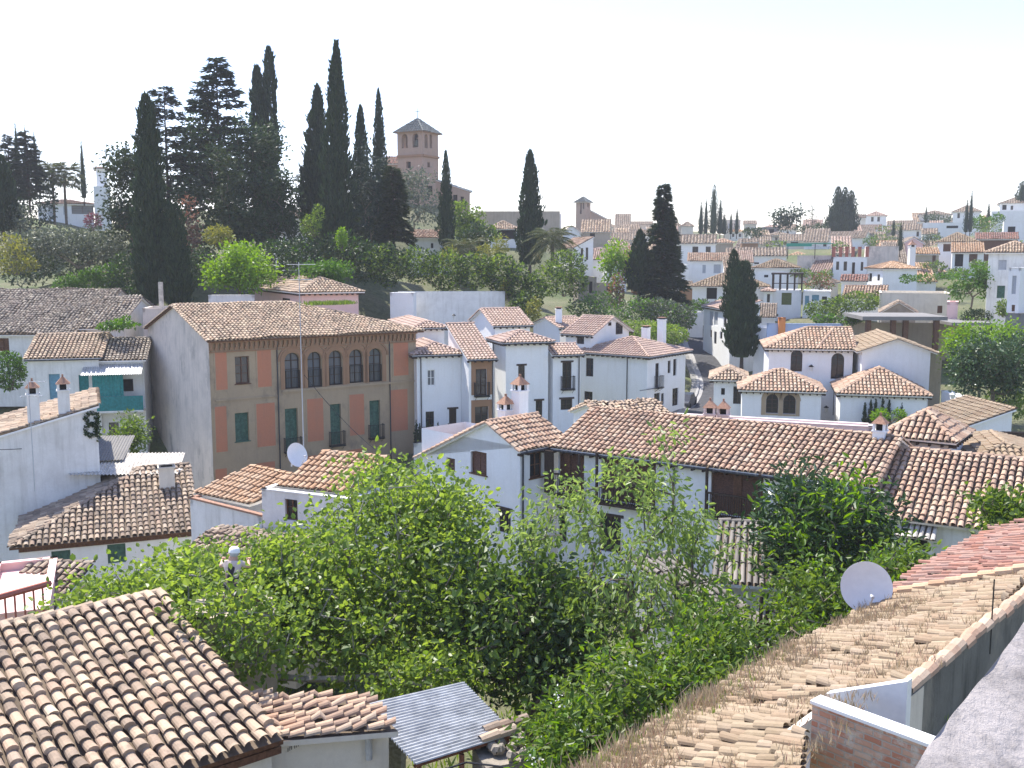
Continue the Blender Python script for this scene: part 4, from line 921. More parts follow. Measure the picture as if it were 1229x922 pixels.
# ------------------------------------------------------------------ brick palace
h=House('brick_palace','three storey ochre brick mansion with five arched windows and terracotta panels','mansion',(250,407,66),35,xr=499,W=14.5,hgt=12.5,wall='ochre_brick',depth=.28)
A=h.f['A']; zx=lambda X:200+X/3.84; zy=lambda Y:340+Y/3.84
def zr4(X0,Y0,X1,Y1): return (zx(X0),zy(Y0),zx(X1),zy(Y1))
h.win('A',zr4(316,337,382,463),'brown',sill=True)
for q in ((545,320,615,487),(650,316,715,480),(748,310,810,470),(842,305,905,460),(932,300,992,455)): h.win('A',zr4(*q),'pale',True)
h.win('A',zr4(316,597,380,728),'green',sill=True)
for q in ((547,577,606,775),(755,557,805,745),(936,540,985,712)): h.win('A',zr4(*q),'green',bal=1)
h.win('A',zr4(316,888,382,940),'wood')
h.finish('hipA',pitch=.27,oh=.45,ends='gh',tile='tile_old',under='wood_brown',sag=.05,jit=.015)
b=MB()                                            # grey rendered gable skin over the brick end wall, 3 cm proud
B=h.f['B']; rz=h.ze+.27*h.W/2
for pts in ([(0,h.zb),(h.W,h.zb),(h.W,h.ze-.02),(h.W/2,rz-.03),(0,h.ze-.02)],): b.poly([B.P(u,.03,z) for u,z in pts])
b.fbox(B,h.W-.0,h.W+.03,-.001,.03,h.zb,h.ze-.1); b.build('gable_render',h.o,'grey_render')
b=MB()                                            # dentilled cornice
b.fbox(A,0,A.L,.004,.10,h.ze-.95,h.ze-.86); b.fbox(A,0,A.L,.004,.26,h.ze-.30,h.ze-.12); n=int(A.L/.34)
for k in range(n): b.fbox(A,k*A.L/n+.06,k*A.L/n+.22,.004,.2,h.ze-.62,h.ze-.304); b.fbox(A,k*A.L/n+.02,k*A.L/n+.26,.004,.12,h.ze-.80,h.ze-.63)
b.build('cornice',h.o,'brown_brick')
for q in ((225,320,278,492),(418,308,482,478),(1045,275,1113,425),(225,568,278,778),(415,553,500,752),(648,532,722,728),(843,512,910,700),(1030,490,1110,680),(225,855,278,935),(415,825,500,905),(635,793,720,870),(835,765,905,850)):
    u0,u1,z0,z1=A.rect(*zr4(*q)); b=MB(); b.fbox(A,u0,u1,.004,.022,z0,z1); b.build('terracotta_panel',h.o,'red_panel')
    e=MB()
    for x0,x1,y0,y1 in ((u0-.09,u0,z0-.09,z1+.09),(u1,u1+.09,z0-.09,z1+.09),(u0,u1,z1,z1+.09),(u0,u1,z0-.09,z0)): e.fbox(A,x0,x1,.004,.03,y0,y1)
    e.build('panel_border',h.o,'ochre_brick')
b=MB()
for F,u0,u1,z0,z1,st,ar,bal,kk in h.wn:
    if ar:
        w=(u1-u0)/2; um=(u0+u1)/2; zc=z1-w
        for k in range(16):
            a0,a1=math.pi*k/16,math.pi*(k+1)/16; pt=lambda r,a_,n_:A.P(um-r*math.cos(a_),n_,zc+r*math.sin(a_))
            for r0,r1,n_ in ((w+.02,w+.34,.05),(w+.40,w+.52,.09)):
                b.poly([pt(r0,a0,n_),pt(r1,a0,n_),pt(r1,a1,n_),pt(r0,a1,n_)]); b.poly([pt(r1,a0,n_),pt(r1,a0,0),pt(r1,a1,0),pt(r1,a1,n_)]); b.poly([pt(r0,a0,n_),pt(r0,a0,0),pt(r0,a1,0),pt(r0,a1,n_)])
        for s_ in(-1,1): b.fbox(A,um+s_*(w+.18)-.15,um+s_*(w+.18)+.15,.004,.05,z0,zc)
        balcony(F,u0+.03,u1-.03,z0+.02,h.o,h=1.25,dep=-.04,ext=0,slab=False)
b.build('arch_moulding',h.o,'brown_brick')
u0,_,z0,_=A.rect(*zr4(530,492,560,500)); b=MB(); b.fbox(A,u0,A.L-.2,.004,.11,z0-.05,z0+.12); b.fbox(A,.3,u0-.3,.004,.08,z0-.3,z0-.18); b.build('string_course',h.o,'ochre_brick')
for X in (510,1027): h.pipe('A',px=zx(X))
# roof mossy part: grass growing where the pink house stands behind
b=MB(); Pm=[tuple(h.P(RNG.uniform(9.5,13.5),h.W*.42+RNG.normal(0,.7),h.ze+.27*h.W*.44)) for k in range(60)]; blades(b,Pm,30,.32,.05,.25); tag(b.build('roof_moss',None,'shrub_leaf'),'green weeds growing on the mansion roof below the pink house','weeds',kind='stuff')
# pink roof house behind
h=House('pink_house','small pink house with a hipped tile roof rising behind the brick mansion','house',(362,349,86),28,xr=430,xl=304,hgt=7,wall='pink_wall')
h.win('B',(338,358,348,363),'wood'); h.finish('hip',pitch=.4,oh=.45,tile='tile_old',rafters=True); chimney(h.o,h.P(h.L*.75,h.W*.5,h.ze+.5),.5,.9,'cream_wall')
b=MB(); q=at(192,372,80); q2=at(168,372,80)
h=House('garden_shed','grey flat block with a wooden post behind the mansion gable','outbuilding',(171,371,82),10,xr=205,W=4,hgt=5,wall='grey_render').finish('flat')
b=MB(); q=at(194,372,83); b.cbox(tuple(q),.3,.3,2.3); b.build('post',h.o,'sheet_fibre')
h=House('garden_wall','long old white garden wall behind the mansion roof','wall',(250,355,88),8,xr=305,W=.4,hgt=5,wall='white_old').finish('flat')

# ------------------------------------------------------------------ left cluster
h=House('long_roof_house','bluish white house under a vast grey lichen covered roof at the far left','house',(-70,400,80),2,xr=100,W=17,hgt=6,wall='white_old')
h.win('A',(-3,406,11,426),'browndoor'); h.finish('gableA',pitch=.37,oh=.4,tile='tile_grey',sag=.1,jit=.03)
h=House('lower_wing','lower grey roofed wing adjoining the vast roof at the far left','house',(99,393,80.5),2,xr=140,W=12,hgt=6,wall='white_old').finish('gableA',pitch=.36,oh=.3,tile='tile_grey',sag=.1,jit=.03)
h=House('white_house','white house with teal balcony and light blue shutter left of the brick mansion','house',(33,430,71),14,xr=118,W=9,hgt=9,wall='white_old')
h.win('A',(59,449,72.5,480),'blue'); h.win('A',(95,450,107,482),'teal'); h.finish('gableA',pitch=.3,oh=.25,tile='tile_old',sag=.03,gutter=True)
h2=House('balcony_wing','white wing with a teal painted balcony under a corrugated awning','house',(118,432,72.5),14,xr=172,W=8,hgt=9,wall='white_old')
h2.win('A',(131,507,143,531),'wood'); h2.win('A',(145,455,160,470),'void'); h2.finish('gableA',pitch=.3,oh=.25,tile='tile_grey',sag=.05)
A=h2.f['A']; z1=A.hit(140,441)[1]; z2=A.hit(140,473)[1]; z3=A.hit(140,490)[1]
b=MB(); b.fbox(A,-.6,A.L,.01,1.4,z3-.14,z3); b.build('balcony_floor',h2.o,'white_old')
b=MB(); b.fbox(A,-.6,A.L,1.32,1.36,z3,z2); b.fbox(A,-.6,-.56,.01,1.32,z3,z2)
for k in range(24): b.fbox(A,-.55+k*(A.L+.5)/24,-.5+k*(A.L+.5)/24,1.362,1.385,z3+.05,z2-.05)
b.build('balcony_rail',h2.o,'teal')
b=MB(); patch(b,A.P(-1,.02,z1+.25),A.P(-1,1.7,z1-.35),A.P(A.L,1.7,z1-.35),A.P(A.L,.02,z1+.25),2,200,.02,26); b.build('awning',h2.o,'tin')
b=MB(); n=40
for k in range(n):
    u=-.3+2.1*k/n; b.poly([A.P(u,1.25+.03*math.sin(k*1.3),z2+.0),A.P(u+2.1/n,1.25+.03*math.sin(k*1.3+1.3),z2),A.P(u+2.1/n,1.25+.03*math.sin(k*1.3+1.3),z1-.25),A.P(u,1.25+.03*math.sin(k*1.3),z1-.25)])
b.build('curtain',h2.o,'teal')
h=House('chimney_house','white walled house with twin chimneys and a heart shaped ivy vine','house',(-40,535,48),23,xr=118,W=7,hgt=9,wall='white_old',group=None)
h.finish('shedB',pitch=.27,oh=.2,ohg=.12,tile='tile_old',sag=.05,jit=.02)
for px,py,hh in ((41,512,1.55),(77,492,1.3)):
    u,z=h.f['A'].hit(px,py); chimney(h.o,h.P(u,.35,h.ze+.27*u-.05),.55,hh,'white_old',yaw=h.t)
A=h.f['A']; b=MB(); PP=[]
for k in range(420):
    th=RNG.uniform(0,2*math.pi)
    if k<330: u,z=A.hit(110+7.5*math.cos(th)*(1 if k%2 else .9),(503 if k%2 else 516)+7*math.sin(th)); 
    else: u,z=A.hit(118+RNG.normal(0,.8),RNG.uniform(498,530))
    PP.append(tuple(A.P(u+RNG.normal(0,.05),.05,z+RNG.normal(0,.05))))
leaves(b,np.array(PP),unit_rows(rvec(len(PP))+np.array((0,-.3,.2))),.16,.7); solo('ivy',b,'dark_leaf','dark ivy trained in a heart shaped double ring on a white wall','ivy',PP[0])
antenna(tuple(at(42,590,45)),5.2,'very tall thin aerial pole in front of the heart ivy wall',.3)
# dark hipped roof
h=House('hip_roof_house','white house with a dark mottled hipped roof and green shutters at left','house',(22,652,44),('A',228,633),xr=232,W=11,hgt=5.5,wall='white_lime')
h.win('A',(62,661,85,684),'green'); h.win('A',(129,653,151,676),'green'); h.win('B',(3,643,6,668),'wood'); h.win('B',(12,655,16,672),'wood')
h.finish('hipA',pitch=.36,oh=.35,ends='hg',tile='tile_dark',under='wood_brown',sag=.04,jit=.018)
b=MB(); b.fbox(h.f['A'],0,h.L,.004,.12,h.ze-.42,h.ze-.14); b.build('fascia',h.o,'wood_brown')
chimney(h.o,h.P(h.L-1.0,h.W*.33,h.ze+1.0),.75,1.3,'cream_wall',cap='sheet_fibre',yaw=h.t,style='plain')
h=House('lean_to','low lean-to with light corrugated sheet roof on white piers behind the dark hipped roof','shed',(92,585,50),12,xr=208,W=3.2,hgt=3,wall='cream_wall')
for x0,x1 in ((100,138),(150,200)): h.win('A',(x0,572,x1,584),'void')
h.finish('flat'); b=MB(); patch(b,h.P(-.3,-.5,h.ze+.75),h.P(-.3,h.W,h.ze+1.15),h.P(h.L+.3,h.W,h.ze+1.0),h.P(h.L+.3,-.5,h.ze+.6),2,260,.03,30); b.build('roof_sheet',h.o,'sheet_fibre')
b=MB(); 
for u in (.15,1.9,3.5,4.9): b.box(h.P(u,.02,h.ze-.1),h.a*.3,h.b*.3,(0,0,.8))
b.build('pier',h.o,'white_old')
h=House('carport','grey flat sheet roof beside the white wall with the ivy','outbuilding',(76,556,51.5),14,xr=142,W=5,hgt=4,wall='cream_wall').finish('flat')
b=MB(); patch(b,h.P(-.3,-.3,h.ze+.1),h.P(-.3,h.W,h.ze+.6),h.P(h.L+.3,h.W,h.ze+.5),h.P(h.L+.3,-.3,h.ze+.1),2,200,.025,22); b.build('roof_sheet',h.o,'concrete')
# pink terrace at the left edge
h=House('terrace_house','house with a salmon pink roof terrace and dark red railing at the left edge','house',(-30,742,30),22,xr=58,W=6,hgt=5,wall='pink_wall').finish('flat')
b=MB(); A=h.f['A']
p0,p1=at(-20,722,28.5),at(60,700,30.5); b.tubes([p0],[p1],.10,.10,6,cap=True); b.build('beam',h.o,'red_pillar')
b=MB(); 
for k in range(7): q=p0.lerp(p1,k/7+.02); b.tubes([q-V3((0,0,1.4))],[q],.03,.03,6)
b.build('railing',h.o,'red_pillar')
h=House('tiled_outhouse','low outhouse with a grey tile roof just above the pink terrace','outbuilding',(-20,742,33),-8,xr=48,W=3,hgt=4,wall='pink_wall').finish('shedA',pitch=.34,oh=.2,tile='tile_dark')
# terrace house with orange tiles below the mansion
G=at(228,596,42)
h=House('low_terrace_house','low white terrace house with bright orange ribbed tile roofs and red coping','house',(228,600,42),-38,xr=314,W=5,hgt=4.5,wall='white_old').finish('flat')
b=MB(); 
for k in 'AB': b.fbox(h.f[k],-.06,h.f[k].L+.06,-.16,.06,h.ze+.062,h.ze+.14)
b.build('coping',h.o,'clay')
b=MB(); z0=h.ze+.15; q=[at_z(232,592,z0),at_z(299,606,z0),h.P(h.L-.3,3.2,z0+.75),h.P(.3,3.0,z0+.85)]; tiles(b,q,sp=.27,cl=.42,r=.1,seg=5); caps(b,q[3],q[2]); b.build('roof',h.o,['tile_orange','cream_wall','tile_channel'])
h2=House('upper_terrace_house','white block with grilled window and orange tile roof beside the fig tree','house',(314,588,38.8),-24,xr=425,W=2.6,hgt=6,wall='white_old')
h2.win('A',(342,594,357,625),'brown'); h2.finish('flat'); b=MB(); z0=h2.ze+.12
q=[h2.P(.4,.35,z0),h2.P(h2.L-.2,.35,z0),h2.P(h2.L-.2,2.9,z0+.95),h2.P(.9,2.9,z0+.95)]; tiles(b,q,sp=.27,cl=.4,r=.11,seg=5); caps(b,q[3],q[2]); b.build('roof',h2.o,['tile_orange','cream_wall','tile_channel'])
dish('white satellite dish tilted sideways above the orange tile roof',at(357,546,41),30*mpp(41),(.75,-.55,.35),at(350,560,41.2))
antenna(tuple(at(365,562,43)),9.0,'very tall aerial mast crossing the front of the brick mansion',.4)
h=House('old_tiled_shed','old low shed with brown and grey tiles half hidden by the fig leaves','shed',(215,672,35),-24,xr=352,W=4,hgt=4,wall='earth_render').finish('gableA',pitch=.28,oh=.2,tile='tile_dark',sag=.06,jit=.03)

# ------------------------------------------------------------------ central white house and its long wing
h=House('white_gable_house','white gabled house with brown shuttered windows at the left end of the long wing','house',(624,537,46),44,xr=677,xl=506,hgt=6.2)
rg=h.f['R']; kz=at(588,508,49.0)
# ridge: where the gable plane (face B) meets pixel (588,508)
ub,zrid=h.f['B'].hit(588,506); uk,zk=h.f['B'].hit(508,547); rv=h.W-ub
h.win('B',(565,542,584,569),'woodshut',sill=True); h.win('B',(536,550,546,566),'woodshut'); h.win('B',(598,612,613,640),'wood',lintel=True); h.win('A',(636,543,651,573),'brown',lintel=True,sill=True); h.win('A',(637,625,645,640),'brown')
h.finish('asym',asym=(rv,zrid,zk),oh=.3,ohg=.25,tile='tile_mixed',rafters=True,gutter=True,sag=.03); h.pipe('A',u=.15)
hw=House('long_white_wing','long white wing with a barrel tile roof and dark screened balconies','house',(670,534,46.8),-34,xr=1046,W=7.4,hgt=6.3)
for q in ((659,541,701,592),(722,545,787,604),(853,563,916,620)): hw.win('A',q,'woodshut',lintel=True)
for q in ((667,610,680,650),(719,620,745,663)): hw.win('A',q,'wood',lintel=True)
hw.finish('gableA',pitch=.345,oh=.35,tile='tile_mixed',rafters=True,gutter=True,sag=.03); hw.pipe('A',px=812)
A=hw.f['A']
for q in ((659,541,701,592),(722,545,787,604),(853,563,916,620)):
    u0,u1,z0,z1=A.rect(*q); b=MB(); b.fbox(A,max(.02,u0-.08),u1+.08,.004,.55,z0-.14,z0-.02); b.fbox(A,max(.02,u0-.05),u0+.05,.42,.52,z0,z1); b.fbox(A,u1-.05,u1+.05,.42,.52,z0,z1); b.fbox(A,u0+.05,u1-.05,.45,.5,z0+.95,z0+1.03)
    n=int((u1-u0)/.1)
    for k in range(n): b.fbox(A,u0+.06+k*.1,u0+.09+k*.1,.46,.49,z0,z0+.95)
    b.build('balcony',hw.o,'wood_dark')
    b=MB(); b.fbox(A,u0+(u1-u0)*.42,u0+(u1-u0)*.58,-.09,-.06,z0+.05,z1-.1); b.build('open_shutter',hw.o,'wood_brown')
for px,py,hh in ((607,503,.75),(624,497,1.5)):
    q=at(px,py,51); chimney(h.o,(q.x,q.y,q.z-.3),.62 if hh>1 else .6,hh,yaw=.7)
# terrace parapet behind the wing with tile capped chimneys
h=House('terrace_parapet','pale pink roof terrace parapet behind the long wing','parapet',(800,500,51),-20,xr=1048,W=1.0,hgt=4.5,wall='lilac_wall').finish('flat')
for px,py in ((852,503),(868,504)): q=at(px,py,50); chimney(h.o,tuple(q),.55,.25,'lilac_wall',yaw=-.35)
q=at(1056,522,42); h=hw; chimney(hw.o,(q.x,q.y,q.z-.7),.5,.85,'white_lime',yaw=-.6)
h=House('old_roof_house','low rubble edged tile roof peeping over the ridge of the long wing','house',(730,508,57),20,xr=806,W=5,hgt=4,wall='white_lime').finish('gableA',pitch=.3,oh=.2,tile='tile_old',sag=.08,jit=.04)
# right near house
C4=at(1062,614,38); 
h=House('garden_house','white garden house with a big red and grey barrel tile roof at right','house',None,-31,L=11,W=9,hgt=6,wall='white_old',C=C4-Vector((math.cos(R(-31)),math.sin(R(-31)),0))*2.6)
h.win('A',(1087,643,1113,660),'void'); h.finish('gableA',pitch=.385,oh=.4,tile='tile_mixed',under='cream_wall',jit=.015)
A=h.f['A']; u0,u1,z0,z1=A.rect(1083,628,1122,644); b=MB(); tiles(b,[A.P(u0-.1,.05,z1),A.P(u1+.1,.05,z1),A.P(u1+.15,.75,z1-.42),A.P(u0-.15,.75,z1-.42)],sp=.2,cl=.9,r=.085,seg=5,sag=0,slab=.03); b.build('window_awning',h.o,['sheet_fibre','cream_wall','tile_channel'])
u0,u1,z0,z1=A.rect(1142,630,1151,635); b=MB()
for k in range(3): b.fbox(A,u0+k*.1,u0+k*.1+.075,.002,.02,z0,z1)
b.build('vent',h.o,'grey_render')
h=House('pyramid_roof_turret','small white turret with a pyramid tile roof behind the garden house','house',(1140,524,43),55,xr=1157,xl=1067,hgt=5,wall='white_lime').finish('hip',pitch=.66,oh=.35,tile='tile_mixed',rafters=True)
h=House('low_tiled_house','low house with sand coloured hip roof at the right edge','house',(1168,552,43),-15,xr=1260,W=6,hgt=4,wall='white_old').finish('hip',pitch=.35,tile='tile_sand')
h=House('white_outhouse','white sloping outhouse with a small dark opening behind the turret','outbuilding',(1157,512,56),5,xr=1214,W=5,hgt=4,wall='white_lime')
h.win('A',(1180,518,1189,527),'void'); h.finish('shedB',pitch=.33,oh=.15,tile='tile_sand')
h=House('brown_fence','dark brown boarded fence panel at the right edge','fence',(1203,520,50),-8,xr=1250,W=.15,hgt=3,wall='wood_dark').finish('flat')
# old garden shed in the trees
h=House('garden_shed','old whitewashed shed with loose grey ribbed roof among the trees','shed',(862,696,29),-14,xr=945,W=4.5,hgt=5,wall='white_old')
h.finish('shedA',pitch=.13,oh=.25,tile='tile_fibre',sag=.04,tkw=dict(cl=1.4,jit=.015,r=.07,sp=.2,lift=.015))
h=House('tool_shed','low tool shed with brown door and faded tile roof in front of the whitewashed shed','shed',(873,754,25.5),28,xr=912,W=4.2,hgt=4,wall='white_old')
h.win('A',(881,747,894,775),'browndoor'); h.finish('shedA',pitch=.16,oh=.3,tile='tile_fibre',sag=.04,tkw=dict(cl=.9,jit=.02,r=.08,sp=.22,lift=.02))
b=MB(); p0,p1=at(908,806,23.5),at(914,716,24.5); b.tubes([p0-V3((0,0,3)),at(917,804,23.5)-V3((0,0,3))],[p1,at(921,730,24.5)],.06,.05,7,cap=True); o=solo('wooden_posts',b,'wood_dark','pair of dark wooden posts in front of the whitewashed shed','post',tuple(p0-V3((0,0,3))))
b=MB(); qs=[at(916,730,24.5),at(960,743,23),at(1012,753,21),at(1030,750,20)]; b.tubes(qs[:-1],qs[1:],.02,.02,5); solo('overhead_cable',b,'iron','sagging dark cable running from the wooden posts to the satellite dish','cable',tuple(qs[0]))

# ------------------------------------------------------------------ modern white group left of centre
kwm=dict(rafters=True,gutter=True,tile='tile_salmon',sag=0,jit=.006)
h=House('white_house','white house with small casement window beside the brick mansion','house',(500,424,74),18,xr=553,W=7,hgt=8)
h.win('A',(513,444,522,463),'white'); h.win('A',(511,494,521,520),'wood'); h.win('A',(539,491,548,520),'door',lintel=True); h.finish('hip',pitch=.36,oh=.4,**kwm); h.pipe('A',u=.3)
h=House('brick_bay_house','narrow house bay with brown brick front and iron balcony','house',(562.5,429,73),18,xr=593,W=6,hgt=8)
h.win('A',(571,443,584,475),'wood',bal=1); h.win('A',(570,488,586,518),'wood')
h.finish('shedA',pitch=.34,oh=.4,**kwm); A=h.f['A']; h.pipe('A',u=A.L-.12)
u0,u1,z0,z1=A.rect(565.5,431,590.5,474); v0,v1,y0,y1=A.rect(565.5,480,590.5,522)
b=MB(); hh=[(q[0],q[1],q[2],q[3],False) for q in h.h['A']]; wall_rect(b,Face(A.P(0,.02,0),A.du,A.nr,A.L),u0,u1,z0,z1,[hh[0]],.03); wall_rect(b,Face(A.P(0,.02,0),A.du,A.nr,A.L),v0,v1,y0,y1,[hh[1]],.03); b.build('brick_facing',h.o,'brown_brick')
h=House('white_house','tall white house with one small high window and hipped salmon roof','house',(607,409,75),18,xr=658,xl=591,hgt=9)
h.win('A',(622,439,630,457),'wood',lintel=True); h.win('A',(643,481,651,500),'wood',lintel=True); h.finish('hip',pitch=.36,oh=.4,**kwm); h.pipe('B',u=.4)
h=House('white_house','white house with iron balcony below a dark gutter, next to the tall white house','house',(664,424,76),18,xr=697,xl=656,hgt=8)
h.win('A',(675,435,686,467),'wood',lintel=True,bal=1); h.win('A',(673,479,687,492),'wood',lintel=True); h.finish('shedA',pitch=.34,oh=.4,**kwm); h.pipe('A',u=h.L-.15)
h=House('white_house','upper white block with flat hipped roof set behind the small casement house','house',(500,392,82),18,xr=533,xl=472,hgt=6).finish('hip',pitch=.3,oh=.4,**kwm)
h=House('white_house','upper white gable block above the tall white house','house',(594,390,82),18,xr=636,xl=566,hgt=6).finish('gableA',pitch=.32,oh=.3,**kwm)
h=House('corner_house','white corner house with shuttered windows and iron balcony facing the lane','house',(777,426,84),52,xr=823,xl=694,hgt=7.5)
for q in ((703,430,712,452),(701,470,711,490)): h.win('B',q,'wood')
h.win('A',(786.5,436,791,465),'wood',bal=1)
for q in ((801.5,433,805,448),(808,431,812,451),(793.5,472,797,486),(785,472,792,494),(807,466,814,487)): h.win('A',q,'wood')
h.finish('hip',pitch=.33,oh=.45,**kwm); h.pipe('B',px=753)
for px,py,hh in ((794,408,2.0),(775,412,1.5)): q=at(px,py,90); chimney(h.o,tuple(q),.6,hh*.9,yaw=.9,style='plain')
h=House('penthouse','white gabled penthouse with a door rising from the corner house roof','penthouse',(709,401,88),52,xr=755,xl=679,hgt=4)
window(h.f['A'],*h.f['A'].rect(739,387,746.5,401),h.o,'wood',depth=-.01); window(h.f['A'],*h.f['A'].rect(730,387,733,391),h.o,'wood',depth=-.01); h.win('B',(692,400,701,413),'wood',high=False); h.finish('gableB',pitch=.42,oh=.3,ohg=.35,**kwm)
q=at(671,398,92); h=House('white_house','low white house with a tall chimney behind the balcony house','house',(672,392,92),30,xr=705,xl=640,hgt=5).finish('gableA',pitch=.3,**kwm); chimney(h.o,h.P(.5,1,h.ze),.6,1.5,style='plain')
# picket of young cypresses and iron fence by the brick mansion
h=House('iron_fence','dark iron railings on a low white wall in front of the white houses','fence',(497,533,71),18,xr=560,W=.25,hgt=2.5,wall='white_old').finish('flat')
balcony(h.f['A'],.1,h.L-.1,h.ze+.08,h.o,h=1.1,dep=-.08,ext=0,slab=False)
for k,px in enumerate((500,504,508,513,517,521,526,530,533,538,541,546,551,556)):
    cypress('slim young cypress in the row behind the iron railings',px,505+9*((k*7)%3)/2+k*.5,540,71.9,5.5,group='young cypresses along the iron railings',n=220,rag=.6)
# retaining wall with lantern
h=House('retaining_wall','high cracked white retaining wall below the hillside garden','wall',(478,351,97),6,xr=606,W=1,hgt=9,wall='white_old').finish('flat')
h=House('retaining_wall','low white buttress wall left of the high retaining wall','wall',(468,352,95),-8,xr=496,W=1.2,hgt=9,wall='white_lime').finish('flat')
def lantern(label,p,arm=(0,-.35,0)):
    p=V3(p); o=thing('wall_lantern',label,'lantern',tuple(p)); b=MB(); q=p+V3(arm); b.tubes([p,p+V3((0,0,-.25))],[q+V3((0,0,.0)),q],.02,.015,5); b.lathe(q+V3((0,0,.02)),[(.01,.18),(.2,.04),(.21,.0)],6); b.build('bracket',o,'iron'); b=MB(); b.lathe(q-V3((0,0,.35)),[(.02,0),(.09,.03),(.16,.35),(.02,.36)],6); b.build('glass',o,'lamp_glass')
q=at(545,379,96); lantern('iron wall lantern on the cracked white retaining wall',q)
# ------------------------------------------------------------------ villa group at right
kv=dict(rafters=True,tile='tile_mixed',sag=.02)
h=House('white_villa','white villa with two dark arched upper windows and ribbed tile roof','villa',(923,416,80),-11,xr=1024,W=6.5,hgt=8)
h.win('A',(949,420,963,446),'wood',True); h.win('A',(997.5,424,1013,455),'wood',True); h.win('A',(1000,468,1008.5,499),'wood')
h.finish('hipA',ends='hg',pitch=.42,oh=.35,**kv); A=h.f['A']; u,z=A.hit(972,440); lantern('small white lantern between the arched villa windows',A.P(u,0,z)); u,z=A.hit(990,489); lantern('dark wall lantern beside the villa door',A.P(u,0,z))
u0,_,z0,z1=A.rect(980,417,990,419); b=MB(); caps(b,h.P(u0,-.3,h.ze-.1),h.P(u0+1.7,3.2,h.ze+1.36)); b.build('roof_ridge',h.o,'tile_mixed')
h=House('villa_wing','white gabled villa wing with a broad blank gable wall','villa wing',(1035,420,77),-11,xr=1117,W=9,hgt=9).finish('gableB',pitch=.36,oh=.45,ohg=.3,tile='tile_sand')
h2=House('grey_annex','narrow grey rendered annex behind the blank gable wing','annex',(1117,424,79),-6,xr=1131,W=4,hgt=8,wall='earth_render').finish('flat')
h=House('garden_pavilion','small white hip roofed pavilion with twin arched windows in stone surrounds','pavilion',(891,466,74),-12,xr=986,W=5.2,hgt=4)
w_=[(919.5,473,934,496),(940,474,955,497)]
for q in w_: h.win('A',q,'wood',True)
h.finish('hip',pitch=.46,oh=.3,**kv); A=h.f['A']; b=MB()
for q in w_:
    u0,u1,z0,z1=A.rect(*q); w=(u1-u0)/2; um=(u0+u1)/2; zc=z1-w
    for k in range(14):
        a0,a1=math.pi*k/14,math.pi*(k+1)/14; pt=lambda r,a_,n_:A.P(um-r*math.cos(a_),n_,zc+r*math.sin(a_))
        b.poly([pt(w+.01,a0,.04),pt(w+.36,a0,.04),pt(w+.36,a1,.04),pt(w+.01,a1,.04)]); b.poly([pt(w+.36,a0,.04),pt(w+.36,a0,0),pt(w+.36,a1,0),pt(w+.36,a1,.04)])
    b.fbox(A,u0-.35,u0-.01,.004,.035,z0-.15,zc); b.fbox(A,u1+.01,u1+.30,.004,.032 if q is w_[0] else .034,z0-.15,zc); b.fbox(A,u0,u1,.004,.03,z0-.15,z0-.01)
b.build('stone_surround',h.o,'ochre_brick')
h=House('garden_pavilion','low white house with mossy hip roof at the bend of the lane','house',(857,453,79),-12,xr=893,W=5,hgt=4.5)
h.win('A',(880,464,890.5,485),'wood'); h.win('A',(865.5,466,870,474),'void'); h.finish('hip',pitch=.5,oh=.35,tile='tile_old',rafters=True,sag=.03)
h=House('garden_pavilion','white hip roofed pavilion with slim cypresses against its blank wall','pavilion',(1009,470,73),-14,xr=1113,W=6.5,hgt=4.5).finish('hip',pitch=.5,oh=.3,**kv)
for k,(px,pt_) in enumerate(((1037,484),(1044,481),(1050,480),(1058,479),(1066,481),(1081,484),(1088,486))): cypress('slim pencil cypress against the blank pavilion wall',px,pt_,512,72.0,5,group='pencil cypresses by the pavilion',n=260,rag=.6)
# small white garden walls at right
h=House('garden_wall','white stepped garden walls behind the pyramid roofed turret','wall',(1152,478,72),-5,xr=1164,W=4,hgt=5).finish('flat')
h=House('garden_wall','low white garden wall under the dark leaved garden tree','wall',(1164,486,74),-5,xr=1186,W=3,hgt=4).finish('flat')
b=MB(); q=at(1142,500,70); b.tubes([q-V3((0,0,1.5))],[q+V3((0,0,1.2))],.05,.04,7); 
o=thing('street_lamp','iron lamp post by the white stepped garden walls','lamp',tuple(q-V3((0,0,1.5)))); b.build('post',o,'iron'); b=MB(); b.lathe(q+V3((0,0,1.2)),[(.05,0),(.2,.35),(.22,.37),(.03,.55)],6); b.build('lamp_head',o,'lamp_glass')
